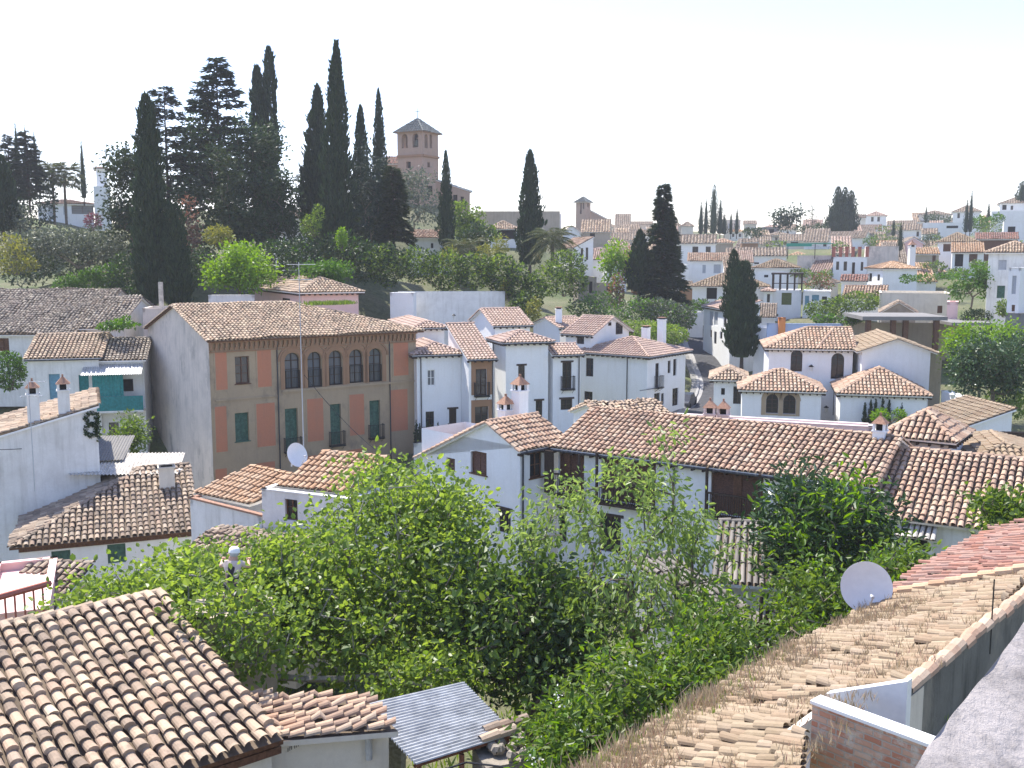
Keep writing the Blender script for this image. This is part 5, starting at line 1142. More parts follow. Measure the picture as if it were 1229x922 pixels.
# lane house and car
h=House('lane_house','bluish white row house with tall shutters along the lane','house',(877,372,107),5,xr=912,xl=845,hgt=7)
for q in ((851,374,856,391),(857,374.5,861.5,391)): h.win('B',q,'greyshut')
for q in ((868.5,376,872,393),(852,396,854.5,405),(857,398,860,413),(864,398,867,407)): h.win('B',q,'wood')
h.finish('shedB',pitch=.28,oh=.3,tile='tile_salmon',rafters=True)
q=at_z(821,489,-13.9)
def car(label,p,yaw):
    o=thing('parked_car',label,'car',tuple(p)); ca,sa=math.cos(yaw),math.sin(yaw); T_=lambda x,y,z:(p.x+ca*x-sa*y,p.y+sa*x+ca*y,p.z+z)
    b=MB(); pr=[(-2,.3),(-2.05,.75),(-1.85,.9),(-1.5,.95),(-1.0,1.42),(.5,1.45),(1.15,.98),(1.9,.85),(2.05,.6),(2.0,.3)]
    for s in (-1,1): b.poly([T_(x,s*.82,z) for x,z in pr])
    for k in range(len(pr)): (x0,z0),(x1,z1)=pr[k],pr[(k+1)%len(pr)]; b.poly([T_(x0,-.82,z0),T_(x1,-.82,z1),T_(x1,.82,z1),T_(x0,.82,z0)])
    b.build('body',o,'car_paint'); b=MB()
    for s in (-1,1): b.poly([T_(x,s*.826,z) for x,z in((-1.4,.98),(-.95,1.36),(.45,1.38),(1.0,1.0))])
    b.poly([T_(.55,-.7,1.44),T_(1.12,-.75,1.02),T_(1.12,.75,1.02),T_(.55,.7,1.44)]); b.build('side_glass',o,'glass')
    for x in (-1.25,1.3):
        for s in (-1,1): b=MB(); c=V3(T_(x,s*.75,.32)); b.lathe(c,[(.01,-.11),(.32,-.1),(.33,.1),(.01,.11)],14,0,(-sa,ca,0)); b.build('wheel',o,'rubber')
    for s in (-1,1): b=MB(); b.box(T_(2.0,s*.6-.15,.6),(ca*.06,sa*.06,0),(-sa*.3,ca*.3,0),(0,0,.14)); b.build('headlight',o,'lamp_glass')
q.z=gz(q.x,q.y)+.05; car('dark car parked at the corner house beside the lane',V3((q.x,q.y,gz(q.x,q.y)+.02)),1.2)

def cable(label,p,q,sag=.3,r=.018,n=10):
    b=MB(); P=[]
    for k in range(n+1): f=k/n; v=V3(p).lerp(V3(q),f); v.z-=4*sag*f*(1-f); P.append(v)
    b.tubes(P[:-1],P[1:],r,r,5); return solo('overhead_cable',b,'iron',label,'cable',tuple(p),None)
cable('thin cable sagging across the white wall with the heart ivy',at(-10,540,47.2),at(117,528,54),.12)
cable('slack cable hanging on the grey gable of the brick mansion',at(186,550,68),at(232,615,64.5),.25)
cable('cable strung along the lane side of the corner house',at(768,469,82.5),at(824,456,90.5),.1,.03)
cable('long cable between the tall mansion mast and the fig tree',at(365,450,42.8),at(560,600,40),.9,.012)
# ------------------------------------------------------------------ the village on the far slopes
def V(label,x0,x1,ye,yb,d,t=0,roof='gableA',pitch=.36,Wd=7,tile='tile_far',wall='white_far',wins=(),name='village_house',cat='house',oh=.35,ends='hh',xl=None,**kw):
    if xl is None: t=t-.8*math.degrees(math.atan(ray((x0+x1)/2,300).x))
    hgt=(yb-ye)*mpp(d)+5
    h=House(name,label,cat,(x0,ye,d),t,xr=x1,W=None if xl is not None else Wd,xl=xl,hgt=hgt,wall=wall,depth=.14,far=True)
    for w in wins:
        f='A'; st='wood'; w=list(w)
        if isinstance(w[0],str): f=w.pop(0)
        if len(w)>4: st=w[4]
        h.win(f,w[:4],st)
    return h.finish(roof,pitch=pitch,oh=oh,tile=tile,ends=ends,sag=.05 if d<200 else 0,**kw)
V('two storey white house with three windows left of the far cypress group',811,859,292,308,190,-3,wins=[(831,296,838,304),(847,296,853,304),(813,295,817.5,303)],Wd=9)
V('white house with long tile roof and two grey windows below the two storey house',826,878,313,336,170,-2,wins=[(843,318,847,328,'greyshut'),(856.5,317.5,865,328,'greyshut')],tile='tile_mixed')
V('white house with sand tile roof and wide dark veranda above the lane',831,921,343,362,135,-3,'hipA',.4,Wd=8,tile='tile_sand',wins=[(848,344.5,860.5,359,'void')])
h=V('white house with olive blind and glazed bow under a dark roof terrace',927,962,349,378,130,-4,'flat',wins=[(938,351,950,366,'olive'),(929,377,934,380)]); 
b=MB(); A=h.f['A']
for u in (0,A.L*.25,A.L*.5,A.L*.75,A.L): b.fbox(A,u-.1,u+.1,-.3,-.1,h.ze+.06,h.ze+2.1); b.fbox(A,u-.1,u+.1,-4,-3.8,h.ze+.06,h.ze+2.1)
b.fbox(A,-.2,A.L+.2,-4.2,.1,h.ze+2.1,h.ze+2.3); b.fbox(A,0,A.L,-.22,-.16,h.ze+.9,h.ze+1.0); b.build('pergola',h.o,'wood_dark')
V('white bow front with narrow window beside the olive blind house',917,927,349,368,129,-4,'hip',.4,Wd=4,tile='tile_salmon',wins=[(920.5,353,924,363)])
V('white house with sand coloured hip roof above the dark roof terrace',905,956,321,335,152,-6,'hip',.38,tile='tile_sand',Wd=9,wins=[(917,330,922,333,'void')])
V('long low house with broken ridge line right of the two storey house',872,944,307,318,192,-1,tile='tile_far',Wd=8,wins=[(905,315,911,317,'void')])
V('long cream house with low tile roof and dark windows behind the green awning',936,983,289,298,230,-2,wall='cream_wall',Wd=8,wins=[(941,290,944,293.5),(949,290,958,294)])
V('white attic house with slanting roof right of the long cream house',983,1038,286,300,225,-12,wins=[(990,288,993,292),(1005,288,1008,292)],Wd=8)
h=V('grey walled terrace house under a bright green awning',957,998,307,324,165,-3,'flat',wall='grey_render')
b=MB(); A=h.f['A']; b.box(A.P(-1.8,.8,h.ze+1.9),A.du*(A.L+2),-A.nr*5,(0,0,.12)); b.box(A.P(-1.8,.8,h.ze+1.5),A.du*(A.L*.75),A.nr*.05,(0,0,.4)); b.build('awning',h.o,'awning_green')
b=MB()
for u in (-1.6,A.L*.5,A.L): b.fbox(A,u,u+.12,.4,.52,h.ze-.5,h.ze+1.9)
b.build('post',h.o,'iron')
h=V('bright white house with five red brick pillars along its roof terrace',1000,1041,309,329,160,-3,'flat',wins=[(1003.5,314,1007,324,'wood'),(1012.5,314,1016.5,325),(1022.5,315,1026,329,'door'),(1033,314.5,1036,325)],Wd=8)
A=h.f['A']
for k,px in enumerate((1001,1009,1016.5,1024,1032,1041)): b=MB(); u,_=A.hit(px,300); b.fbox(A,u-.25,u+.25,-.5,-.02,h.ze+.061,h.ze+1.55); b.fbox(A,u-.3,u+.3,-.55,.03,h.ze+1.55,h.ze+1.65); b.build('pillar',h.o,'red_pillar')
V('blank grey side wall stepping up beside the red pillar house',1041,1079,296,318,162,8,'flat',wall='grey_render',cat='wall',name='boundary_wall',Wd=2)
V('white house with wide salmon hip roof right of the red pillar house',1060,1101,322,346,140,6,'hip',.36,tile='tile_orange',xl=1041,wins=[('B',1043,328,1046.5,338),('B',1053,329.5,1056,337),(1083,329,1088,333,'void')])
V('narrow bright white gable end with old tile roof behind garden shrubs',997,1012,357,374,125,42,'gableA',.45,Wd=6,tile='tile_mixed') if False else None
h=V('bright white gable house with old tile roof among the shrubs',1012,1062,357,372,124,-8,'gableA',.38,Wd=7,tile='tile_mixed',xl=None)
V('small white house with red roof below the red pillar house',1010,1040,337,346,136,-6,tile='tile_red',Wd=4)
h=V('white ground floor house with plants on its terrace beside the olive blind house',964,997,350,374,128,-4,'flat',wins=[(974.5,354,983,361,'blue'),(986.5,356,992.5,364),(966,355,971,367,'blue')])
V('large cream rendered house with a sloping parapet above the grey pavilion',1056,1141,352,388,113,-2,'flat',wall='cream_wall',Wd=8,wins=[(1125,367,1131,376,'browndoor')])
h=V('old stone gable with brown tiles in front of the cream rendered house',1058,1099,374,384,107,-2,'gableB',.62,Wd=3,wall='ruin_stone',tile='tile_dark',oh=.2)
# grey roofed open pavilion
h=House('grey_pavilion','long open pavilion with thin grey concrete roof on dark pillars','pavilion',(1040,384,94),-4,xr=1190,W=6,hgt=5,wall='earth_render')
b=MB(); b.box(h.P(-.5,-.5,h.ze),h.a*(h.L*.68),h.b*7,(0,0,.35)); b.box(h.P(h.L*.68,-.2,h.ze-.5),h.a*(h.L*.34),h.b*6,(0,0,.28)); b.build('roof_slab',h.o,'concrete')
for px in (1043,1073,1088,1125,1160,1189): 
    u,_=h.f['A'].hit(px,395); b=MB(); zt=h.ze if u<h.L*.65 else h.ze-.5
    b.box(h.P(u-.22,.1,h.zb-2),h.a*.44,h.b*.5,(0,0,zt-h.zb+2)); b.build('pillar',h.o,'wood_brown')
b=MB(); b.box(h.P(0,5.5,h.zb-2),h.a*h.L,h.b*.3,(0,0,h.ze-h.zb+1.4)); b.build('wall',h.o,'earth_render')
V('low blue parapet and terrace wall with an orange upright below the olive blind house',905,958,394,420,101,-4,'flat',wall='white_far',name='terrace_wall',cat='wall',Wd=3)
q=House('blue_panel_wall','pale blue parapet panel above the villa roof','wall',(921,389,98),-4,xr=1012,W=.3,hgt=4,wall='blue_panel').finish('flat')
q=House('orange_upright','orange painted upright on the pale blue parapet','pillar',(935,382,97.6),-4,xr=943,W=.5,hgt=3,wall='orange_panel').finish('flat')
V('white house with open arches behind the tall cypress pair by the lane',905,930,380,415,112,-4,'shedA',.3,Wd=4,wins=[(909,380,914,388),(917,410,921,425,'void')],tile='tile_far')
h=V('grey blue rendered house with ribbed hip roof and green roller blind at right',1187,1250,302,372,105,-4,'hip',.42,Wd=10,tile='tile_old',wall='white_old',wins=[(1198,312,1208,324,'greyshut'),(1196.5,343,1206,358,'green')])
h=V('white rendered house with framed panels at the right edge',1225,1262,322,376,94,40,'flat',xl=1211,wins=[('B',1214.5,331,1219.5,353,'greyshut'),('B',1214,366,1218,374,'browndoor')])
V('rough stone base wall under the white framed house',1224,1262,377,410,92.5,40,'flat',wall='concrete',name='stone_base',cat='wall',xl=1207)
V('low white planter wall with clipped hedge at right',1137,1150,363,392,99,-5,'flat',Wd=3,name='planter_wall',cat='wall',wall='pink_wall')
h=V('white house with open loggia under a sand hip roof on the right slope',1127,1173,290,302,168,-2,'hip',.5,tile='tile_sand',Wd=7,wins=[(1132,293,1141,302,'browndoor'),(1147,293,1160,299,'browndoor')])
h=V('white porch house with pillars and single pitch roof below the loggia',1143,1181,303,322,158,-3,'shedA',.3,tile='tile_orange',Wd=5,wins=[(1146,305,1156,320,'void'),(1163,305,1173,315,'browndoor')])
V('long dark eaved house with reddish roof behind the loggia',1172,1222,287,296,178,-2,tile='tile_red',Wd=6,wall='wood_brown')
V('gable fronted cream house left of the loggia',1084,1108,292,306,190,4,'gableB',.6,Wd=8,wall='pink_wall')
h=V('low brown shed row with orange end wall below the gable fronted house',1098,1127,305,319,160,0,'shedA',.25,Wd=4,wall='earth_render',tile='tile_orange',wins=[(1119,306,1123,318,'browndoor')])
q=at(1093.5,318,150); o=thing('tall_chimney','tall free standing white chimney with tiled cap on the right slope','chimney',tuple(q-V3((0,0,1)))); chimney(o,tuple(q-V3((0,0,1))),.85,3.6,'white_far',name='stack')
V('white house with dark garage opening high at the right edge',1205,1240,266,287,200,-3,'flat',wall='white_far',wins=[(1209.5,272,1218.5,281,'void')])
V('white veranda house high on the right skyline',1200,1245,244,254,262,-3,'hip',.4,wins=[(1213,247,1216,252),(1203,246,1208,252,'void')],Wd=10)
V('long white terrace wall below the skyline veranda house',1190,1245,254,266,255,-2,'flat',name='terrace_wall',cat='wall',Wd=3)
V('pale house with broad hip roof behind the twin cypresses',1144,1177,254,267,285,-4,'hip',.5,Wd=11,wins=[(1149,256,1152,262)])
V('long low white wall house in front of the hip roofed skyline house',1106,1158,268,276,250,-1,'flat',Wd=6,wins=[(1136,271,1150,274,'void')])
V('pale yellow house on the right skyline',1103,1142,258,268,310,-2,'hip',.3,wall='cream_wall',Wd=10)
V('white skyline house with two tall windows',1039,1064,259,268,330,-3,'hip',.45,Wd=10,wins=[(1045.5,260.5,1048.5,266),(1053,260.5,1056,266)],tile='tile_salmon')
V('cream block beside the white skyline house',1020,1039,262,273,320,-3,'shedA',.2,wall='cream_wall')
V('reddish roofed long house below the skyline block',1021,1058,276,285,290,-2,tile='tile_red',Wd=8,wins=[(1039,277,1041,280)])
V('low white gable house under the reddish roof',1023,1050,279,288,272,-10,'shedA',.3)
V('white house with chimney stump beside the slope cypress pair',1065,1100,270,284,300,-3,tile='tile_far',wins=[(1070,271,1073,276)])
V('small white cube house on the slope above the gable house',1064,1078,267,282,310,-3,'flat')
V('house with brown tile roof on the slope left of the loggia',1107,1125,281,292,230,-3,wins=[(1116,283,1119,288)],tile='tile_dark')
V('white stepped house left of the long white wall',1082,1106,276,290,240,-5,'gableA',.4,tile='tile_far',wins=[(1100,278,1103,284)])
V('house with twin brown hip roofs on the skyline behind the tall cypress',806,818,271,284,300,0,'hip',.7,tile='tile_dark',wall='cream_wall')
V('second brown hip roof house right of the twin roofs',818,832,271,284,296,0,'hip',.7,tile='tile_dark',wall='cream_wall')
V('pale flat topped house behind the far cypress group',870,889,264,284,310,-3,'flat',wall='cream_wall',wins=[(874,268,877,274,'greyshut')],Wd=8)
V('cream house with pitched roof right of the far cypress group',893,908,269,284,300,0,'gableA',.3,wall='cream_wall',wins=[(895,273,898,278)])
V('grey unfinished house with open dark storey below the round pine',909,935,273,288,280,-3,'flat',wall='concrete',wins=[(922,275,929,281,'void')])
V('low tile roof house in front of the far cypress group',858,880,291,300,215,4,'hip',.4,tile='tile_mixed',wall='earth_render')
V('brick red shed wall beside the tiny dish',890,910,291,300,210,0,'shedA',.2,wall='brown_brick',Wd=4)
V('white walls house above the green awning with slanting gable',965,994,290,303,215,-6,'shedA',.4,wins=[(988,291,992,296)])
V('white house with small balcony in shade of the big spruce',812,827,318,336,165,5,'flat',wins=[(813,320,817,328)])
V('brick red outhouse at the foot of the big spruce',816,831,345,358,148,0,'shedA',.2,wall='brown_brick',Wd=4)
# quarter around the small brick tower
V('white house with long descending roof and iron balconies left of the lane',690,712,297,335,165,20,'shedB',.5,xl=668,wins=[(697,298,700,314),(703,297,706,312),(696,318,699,330),('B',683,300,687,322)],tile='tile_mixed')
V('tall white house with balconies stepping down the hill',712,733,301,330,175,8,'hip',.3,wins=[(715,304,718,312),(722,304,725,312),(716,318,719,326),(724,317,727,325)],tile='tile_salmon')
V('white gable fronted house under the small brick tower',676,696,279,296,215,-4,'gableB',.75,Wd=10)
V('house with mossy tile roof right of the white gable front',698,732,278,288,220,-3,'gableA',.6,Wd=9,wall='earth_render',wins=[(708,280,714,285,'void')],tile='tile_old')
V('ochre gable end house beside the tall hillside cypress',648,667,262,280,230,10,'shedA',.3,wall='earth_render',Wd=5)
V('white upright block at the end of the ochre gable house',667,674,257,276,228,10,'flat',Wd=4)
V('tile roofed house low behind the pencil tall cypress',726,760,288,300,230,-2,wall='cream_wall',Wd=9)
V('broad hip roofed house right of the small tower church',730,764,279,291,250,2,'hip',.5,Wd=10,wall='earth_render')
V('long roofed house with dark gallery left of the big spruce',744,790,283,295,245,-4,wins=[(752,285,757,291),(768,284,774,290),(780,284,786,291)],Wd=8)
V('pale skyline house with low roof right of the small tower church',716,742,273,283,300,-2,'hip',.4,wall='cream_wall')
V('pale skyline house with antennas above the big spruce roofline',757,783,270,280,310,-2,'gableA',.3,wall='cream_wall')
V('narrow grey roofed house squeezed beside the big spruce',786,800,281,293,260,2,'hip',.5,wall='cream_wall')
V('old house with salmon roof above the rubble ruins',700,730,311,324,170,-6,'gableA',.5,tile='tile_salmon',wall='white_far')
V('low pale house at the end of the stepped lane',728,752,315,336,160,4,'shedA',.3,tile='tile_far',wins=[(731,322,734,330),(741,322,744,330)])
h=V('ruined earth coloured house with empty openings above the bank',694,716,333,362,140,10,'flat',wall='ruin_stone',name='ruined_house',wins=[(698,337,702,345,'void'),(707,338,711,352,'void')],Wd=4)
V('earth coloured wall with a small doorway behind the ivy clad trunk',716,735,340,366,142,-4,'flat',wall='earth_render',name='earth_wall',cat='wall',Wd=1.5,wins=[(728,344,732,356,'void')])
V('low white railing wall at the foot of the big spruce',785,822,354,362,128,-2,'flat',name='garden_wall',cat='wall',Wd=.4)
V('white gate wall at the top of the lane',826,844,375,392,124,0,'flat',name='garden_wall',cat='wall',Wd=.5)
# hillside garden houses
V('long low ochre building behind the hillside cypresses',570,672,254,276,215,-1,'flat',wall='earth_render',Wd=9)
h=V('white garden belvedere with pyramid tile roof and dark loggia',588,621,274,300,160,3,'hip',.55,Wd=7,tile='tile_old',wins=[(590,275,619,287,'void')])
V('white cottage with sloping tile roof half hidden by the hillside shrubs',490,528,285,300,125,-14,'gableA',.3,tile='tile_mixed',Wd=6,wins=[(517,292,520,298)])
h=V('white hillside villa with tiled roof and band of windows among palms',45,112,244,272,168,4,'hipA',.2,tile='tile_salmon',Wd=8,wins=[(46.5,248,50,259,'greyshut'),(58,247.5,64,259,'greyshut'),(76,247.5,81,258,'greyshut'),(86,247,112,257,'pale')])
V('taller white block of the hillside villa with a roof lantern',112,132,224,270,170,4,'flat',Wd=8)
V('small white turret rising over the hillside villa',115,128,202,224,173,4,'hip',.3,Wd=4,tile='tile_salmon')
V('plain white garden house glimpsed below the dark pines',340,372,262,280,135,15,'shedA',.2,wall='white_old')
# churches
tw=House('church','ochre brick church with an arched bell tower and grey pyramid roof','church',(506.5,154.5,200),62,L=5.9,W=5.9,hgt=20,wall='tower_brick',depth=.7,far=True)
B=tw.f['B']; A=tw.f['A']
for q,f in (((482,161,489,178),'B'),((495,160,502,177),'B'),((509.6,161,513.4,178),'A'),((515.6,161,518.6,178),'A')): tw.hole(f,tw.f[f].rect(*q),True)
zb0,zb1=tw.h['B'][0][2:4]
for f in 'RK':                                     # the belfry is open on all four sides
    for k in (0,1): uc=tw.f[f].L*(.28+.44*k); tw.hole(f,(uc-.55,uc+.55,zb0,zb1),True)
tw.win('B',(487.6,194,493,202),'void'); tw.win('A',(513,195,516,201),'void')
tw.finish('hip',pitch=.85,oh=.6,tile='slate',under='brown_brick')
b=MB(); 
for k in 'AB': F=tw.f[k]; b.fbox(F,0,F.L,.01,.35,tw.ze-5.3,tw.ze-4.9); b.fbox(F,0,F.L,.01,.3,tw.ze-.5,tw.ze-.1)
b.build('cornice',tw.o,'brown_brick')
b=MB(); ap=tw.P(tw.L/2,tw.W/2,tw.ze+.85*min(tw.L,tw.W)/2); b.tubes([ap],[ap+V3((0,0,2))],.07,.05,5); b.box(ap+V3((-.5,0,1.3)),(1,0,0),(0,.1,0),(0,0,.1)); b.build('cross',tw.o,'iron')
b=MB(); u,z=B.hit(499,170); b.lathe(B.P(u,-.45,z-.9),[(.02,1.5),(.3,1.3),(.4,.6),(.62,.1),(.6,.0)],12); b.build('bell',tw.o,'bronze')
def churchbody(label,x0,x1,ye,yb,d,t,pitch,Wd,roof='shedA',tile='slate',wins=()):
    h=House('church_nave',label,'church',(x0,ye,d),t,xr=x1,W=Wd,hgt=(yb-ye)*mpp(d)+3,wall='tower_brick',depth=.4,far=True)
    for w in wins: h.win('A',w,'void')
    return h.finish(roof,pitch=pitch,oh=.5,tile=tile)
churchbody('ochre church nave with sloping grey roof right of the bell tower',522,564,229,250,198,12,.30,9,'shedR',wins=[(544,234,549,246),(553,236,557,246)])
churchbody('lower ochre church front with a small balcony under the bell tower',476,523,208,245,194,6,.1,5,'flat',wins=[(512,223,519,234),(490,229,497,240),(509,216,512,221)])
churchbody('ochre church transept peeping left of the bell tower',461,478,196,222,204,0,.4,8,'gableA','tile_red')
tw2=House('brick_tower','small distant red brick tower with a pyramid roof','tower',(703,241,315),60,L=3.6,W=3.4,hgt=16,wall='tower_brick',depth=.5,far=True)
tw2.win('B',(696.5,243,698,252),'void',True); tw2.win('B',(699.5,243,701,251),'void',True); tw2.win('A',(705,243,707,249),'void',True); tw2.win('B',(696,252,698,257),'void'); tw2.finish('hip',pitch=.8,oh=.6,tile='slate')
churchbody('small church roof falling away right of the red brick tower',709,730,264,276,318,4,.5,9,'shedR')
# the packed roofs between the landmarks of the far slope
LMK=[(704,250,'the small brick tower'),(796,250,'the big spruce'),(856,240,'the far cypress group'),(945,262,'the round skyline pine'),(1012,245,'the dense cypress clump'),(1050,262,'the white skyline house'),(1162,245,'the twin tipped cypress'),(1150,285,'the open loggia'),(1020,315,'the red pillar house'),(975,305,'the green awning'),(840,295,'the two storey house'),(1093,300,'the standing chimney')]
used=set()
def filler(px,py,w,d,k):
    lx,ly,ln=min(LMK,key=lambda q:(q[0]-px)**2+2*(q[1]-py)**2)
    rel=('just ' if abs(px-lx)+abs(py-ly)<22 else '')+(('left of ' if px<lx else 'right of ') if abs(px-lx)>1.2*abs(py-ly) else ('below ' if py>ly else 'above '))
    combos=[(wc,rc,wn) for wc in ('white','cream','ochre','pale grey') for rc in ('hipped','gabled','sloping') for wn in (2,1,3,0)]
    random.shuffle(combos)
    for wc,rc,wn in combos:
        lab='%s house with %s roof, %s, %s%s'%(wc,rc,{0:'blank front',1:'single window',2:'two windows',3:'three windows'}[wn],rel,ln)
        if lab not in used: break
    used.add(lab); hpx=random.uniform(7,11)*(1 if d>240 else 1.25)
    wins=[(px+w*(i+.5)/max(wn,1)-1.4,py+2.5,px+w*(i+.5)/max(wn,1)+1.4,py+6.5) for i in range(wn)]
    V(lab,px,px+w,py,py+hpx,d,random.uniform(-14,10),{'hipped':'hip','gabled':'gableA','sloping':'shedA'}[rc],random.uniform(.28,.5),random.uniform(6,9),random.choice(['tile_far','tile_far','tile_old','tile_salmon','tile_orange','tile_dark']),{'white':'white_far','cream':'cream_wall','ochre':'earth_render','pale grey':'white_old'}[wc],wins)
k=0
for row,(py,d,xs_) in enumerate(((268,318,(1098,1118,1135,1150,1172,1190)),(276,300,(735,760,782,872,912,935,962,985,1003,1060,1085,1115,1140,1178,1205)),(285,262,(722,750,775,900,922,955,990,1015,1062,1082,1112,1180)),(294,232,(738,762,784,882,905,1040,1066,1120,1140,1195)),(304,205,(742,766,786,948,1000,1050,1078,1108,1182,1208)),(314,182,(735,760,884,1066,1100,1126,1160,1196)),(326,160,(882,970,1090,1118,1150,1182)),(336,148,(870,975,1065,1100)))):
    for x in xs_: filler(x+random.uniform(-4,4),py+random.uniform(-3,3),random.uniform(16,26),d*random.uniform(.97,1.04),k); k+=1
# aerials along the skyline
for k,(px,py0,py1,d,kd) in enumerate(((829,225,266,290,0),(1152,195,247,285,2),(1212,221,240,262,0),(1129,236,254,300,0),(1098,250,262,310,1),(1084,248,262,305,1),(925,257,284,280,1),(909,258,273,290,0),(901,262,273,300,1),(580,245,258,215,0),(603,240,254,216,1),(611,247,256,215,1),(744,262,278,300,0),(757,258,272,310,1),(775,256,271,312,0),(896,262,274,298,1),(918,266,276,290,0),(1012,250,266,320,0),(965,258,270,300,1))):
    p=at(px,py1+4,d); antenna(tuple(p),(py1-py0)*mpp(d)+1.5,['tall thin rooftop aerial with short crossbars on the village skyline','lightweight rooftop aerial among the village roofs','very tall lattice like aerial mast on the right skyline'][kd] if kd<2 else 'very tall aerial mast with stacked crossbars on the right skyline',k*.7,kd,group='rooftop aerials along the skyline')
# ------------------------------------------------------------------ cypresses and conifers of the hillside garden
cyp=cypress
cyp('broad dark cypress column standing left of the cedar, reaching down to the mansion',186,114,372,92,36,fat=.44)
cyp('lower bushy cypress hugging the right foot of the broad dark column',214,246,372,91,28,fat=.33,cat='cypress tree')
cyp('tall twin topped cypress rising right of the big cedar',322,57,300,122,34,fat=.42,tops=2)
cyp('leaning cypress just left of the tallest one',379,104,285,118,33,fat=.66,lean=.035)
cyp('tallest cypress of the hill with a ragged tip',404,50,312,110,34,fat=.66,lean=.02)
cyp('slim cypress between the tallest one and the pointed one',434,127,290,118,24,fat=0.65,lean=.01)
cyp('sharply pointed slim cypress left of the church tower',457,107,290,122,21,fat=.72)
cyp('narrow cypress on the slope in front of the church nave',536,181,300,122,19,fat=.75)
cyp('tall lone cypress right of the garden belvedere',636,181,322,128,27,fat=.58)
cyp('stout dark cypress at the far left edge of the garden',4,187,280,112,30,fat=.4)
cyp('thin pointed cypress behind the hillside palms',101,169,240,160,9,fat=.75)
for k,(px,pt,pb,d,w) in enumerate(((22,148,215,140,8),(33,150,215,142,8),(44,158,220,140,7))): cyp(['thin spire conifer leftmost of three at the upper left','thin spire conifer in the middle of three at the upper left','thin spire conifer rightmost of three at the upper left'][k],px,pt,pb,d,w,fat=.7)
cyp('tall paired cypress by the lane, its nearer half',890,315,432,101,32,fat=.38)
cyp('tall paired cypress by the lane, its leaning rear half',879,301,385,106,22,fat=.5)
cypress('dark cypress beside the big spruce',767,278,352,122,30,fat=.66)
for k,(px,pt,pb,w,l) in enumerate(((847,238,282,7,'shaggy first cypress of the far group, left end'),(856,222,282,12,'tallest pointed cypress of the far group'),(841,243,282,8,'pale ragged cypress at the left flank of the far group'),(864,240,282,9,'third cypress of the far group'),(869,258,282,8,'short blunt cypress at the right end of the far group'),(877,255,282,5,'slim lone cypress just right of the far group'),(884,250,282,6,'second slim lone cypress right of the far group'))): cyp(l,px,pt,pb,240,w,group='far cypress group on the skyline')
for k,(px,pt,w,l) in enumerate(((1004,225,19,'left cypress of the dense skyline clump'),(1012,226,20,'middle cypress of the dense skyline clump'),(1020,230,17,'right cypress of the dense skyline clump'),(998,248,14,'low outer cypress of the dense skyline clump'))): cyp(l,px,pt,280,250,w,fat=0.55,group='dense cypress clump on the skyline')
cyp('cypress with twin tips on the right skyline, taller half',1164,229,280,225,7,fat=0.60); cyp('cypress with twin tips on the right skyline, lower half',1159,240,280,225,7,fat=0.60)
cyp('tiny cypress on the right skyline before the pale yellow house',1111,248,268,290,4); cyp('tiny cypress on the skyline left of the veranda house',1186,244,264,250,4); cyp('small dark cypress beside the gable fronted cream house',1080,267,302,180,7); cyp('stub cypress left of the small dark cypress',1072,264,284,240,5)
cyp('dark cypress cut by the right photo edge on the skyline',1226,219,245,262,14,fat=0.50)
cedar('big layered cedar with flat spreading tiers',266,70,262,116,120,nb=130,power=.62,per=90,ls=.95,droop=.18)
cedar('smaller cedar with a bent ragged top behind the broad column',203,104,260,114,84,nb=80,power=.5,per=80,ls=.85)
cedar('distant fir glimpsed between cedar and tall cypresses',362,205,262,150,36,nb=60,per=50)
cedar('dark fir at the upper left behind the stout cypress',14,162,250,135,46,nb=100,per=90)
cedar('tufted dark cedar left of the hillside villa',36,158,250,138,50,nb=120,per=120,power=.5)
cedar('shaggy brown green conifer below the church tower',473,201,302,112,48,mat='cedar_green',nb=150,per=110,power=.62,droop=.5,ls=.6)
cedar('big dark spruce dominating the middle of the village',794,222,372,122,64,mat='cypress_leaf',nb=240,per=140,start=.03,power=.95,droop=.45,ls=.75)
cedar('small pointed spruce beside the skyline pine',974,247,280,255,20,nb=40,per=20,mat='cypress_leaf')
def BL(label,px,pb,d,lobes,n,ls,mat,K=90,name='garden_tree',cat='tree',**kw):
    p=at(px,pb,d); return broadleaf(name,label,cat,tuple(p),[lb(*l) for l in lobes],K=K,nleaf=n,lsize=ls,mat=mat,**kw)
BL('dark rounded pine crown right of the hillside villa',158,318,104,[(152,205,104,26,28),(146,258,104,20,36),(165,255,104,24,50),(170,200,105,16,24)],5200,.42,'cedar_green',K=120,spread=.6)
BL('dense dark evergreen mass under the big cedar',290,300,112,[(250,240,112,40,40),(300,240,112,42,45),(335,245,112,24,34),(290,190,112,28,45),(240,180,113,30,40),(318,190,113,20,50)],13000,.45,'dark_leaf',K=220,spread=.7)
BL('olive green juniper standing out before the evergreen mass',272,300,108,[(272,220,107,17,52),(280,270,107,26,28)],2800,.45,'cedar_green',K=60,spread=.55)
BL('spreading dark pine at the right flank of the evergreen mass',330,300,110,[(332,225,110,18,20),(345,262,110,16,16),(310,275,109,34,24)],3600,.4,'dark_leaf',K=70,spread=.5)
BL('dry russet tree behind the broad dark column',222,300,106,[(222,260,106,14,32),(232,285,106,16,18)],900,.35,'russet_leaf',K=50)
BL('bright green tree in front of the dark garden',287,360,93,[(282,318,93,34,24),(305,330,92,28,18),(265,332,92,20,16),(300,305,94,22,14)],5200,.36,'bright_leaf',K=120,spread=.5)
BL('round green bush tree above the pink house',392,352,92,[(388,325,92,32,18),(405,330,92,18,14)],2600,.34,'hedge_leaf',K=60)
BL('blue grey tree between the slim cypresses',446,300,112,[(446,225,112,18,50),(440,265,112,22,40)],2600,.4,'cedar_leaf',K=70)
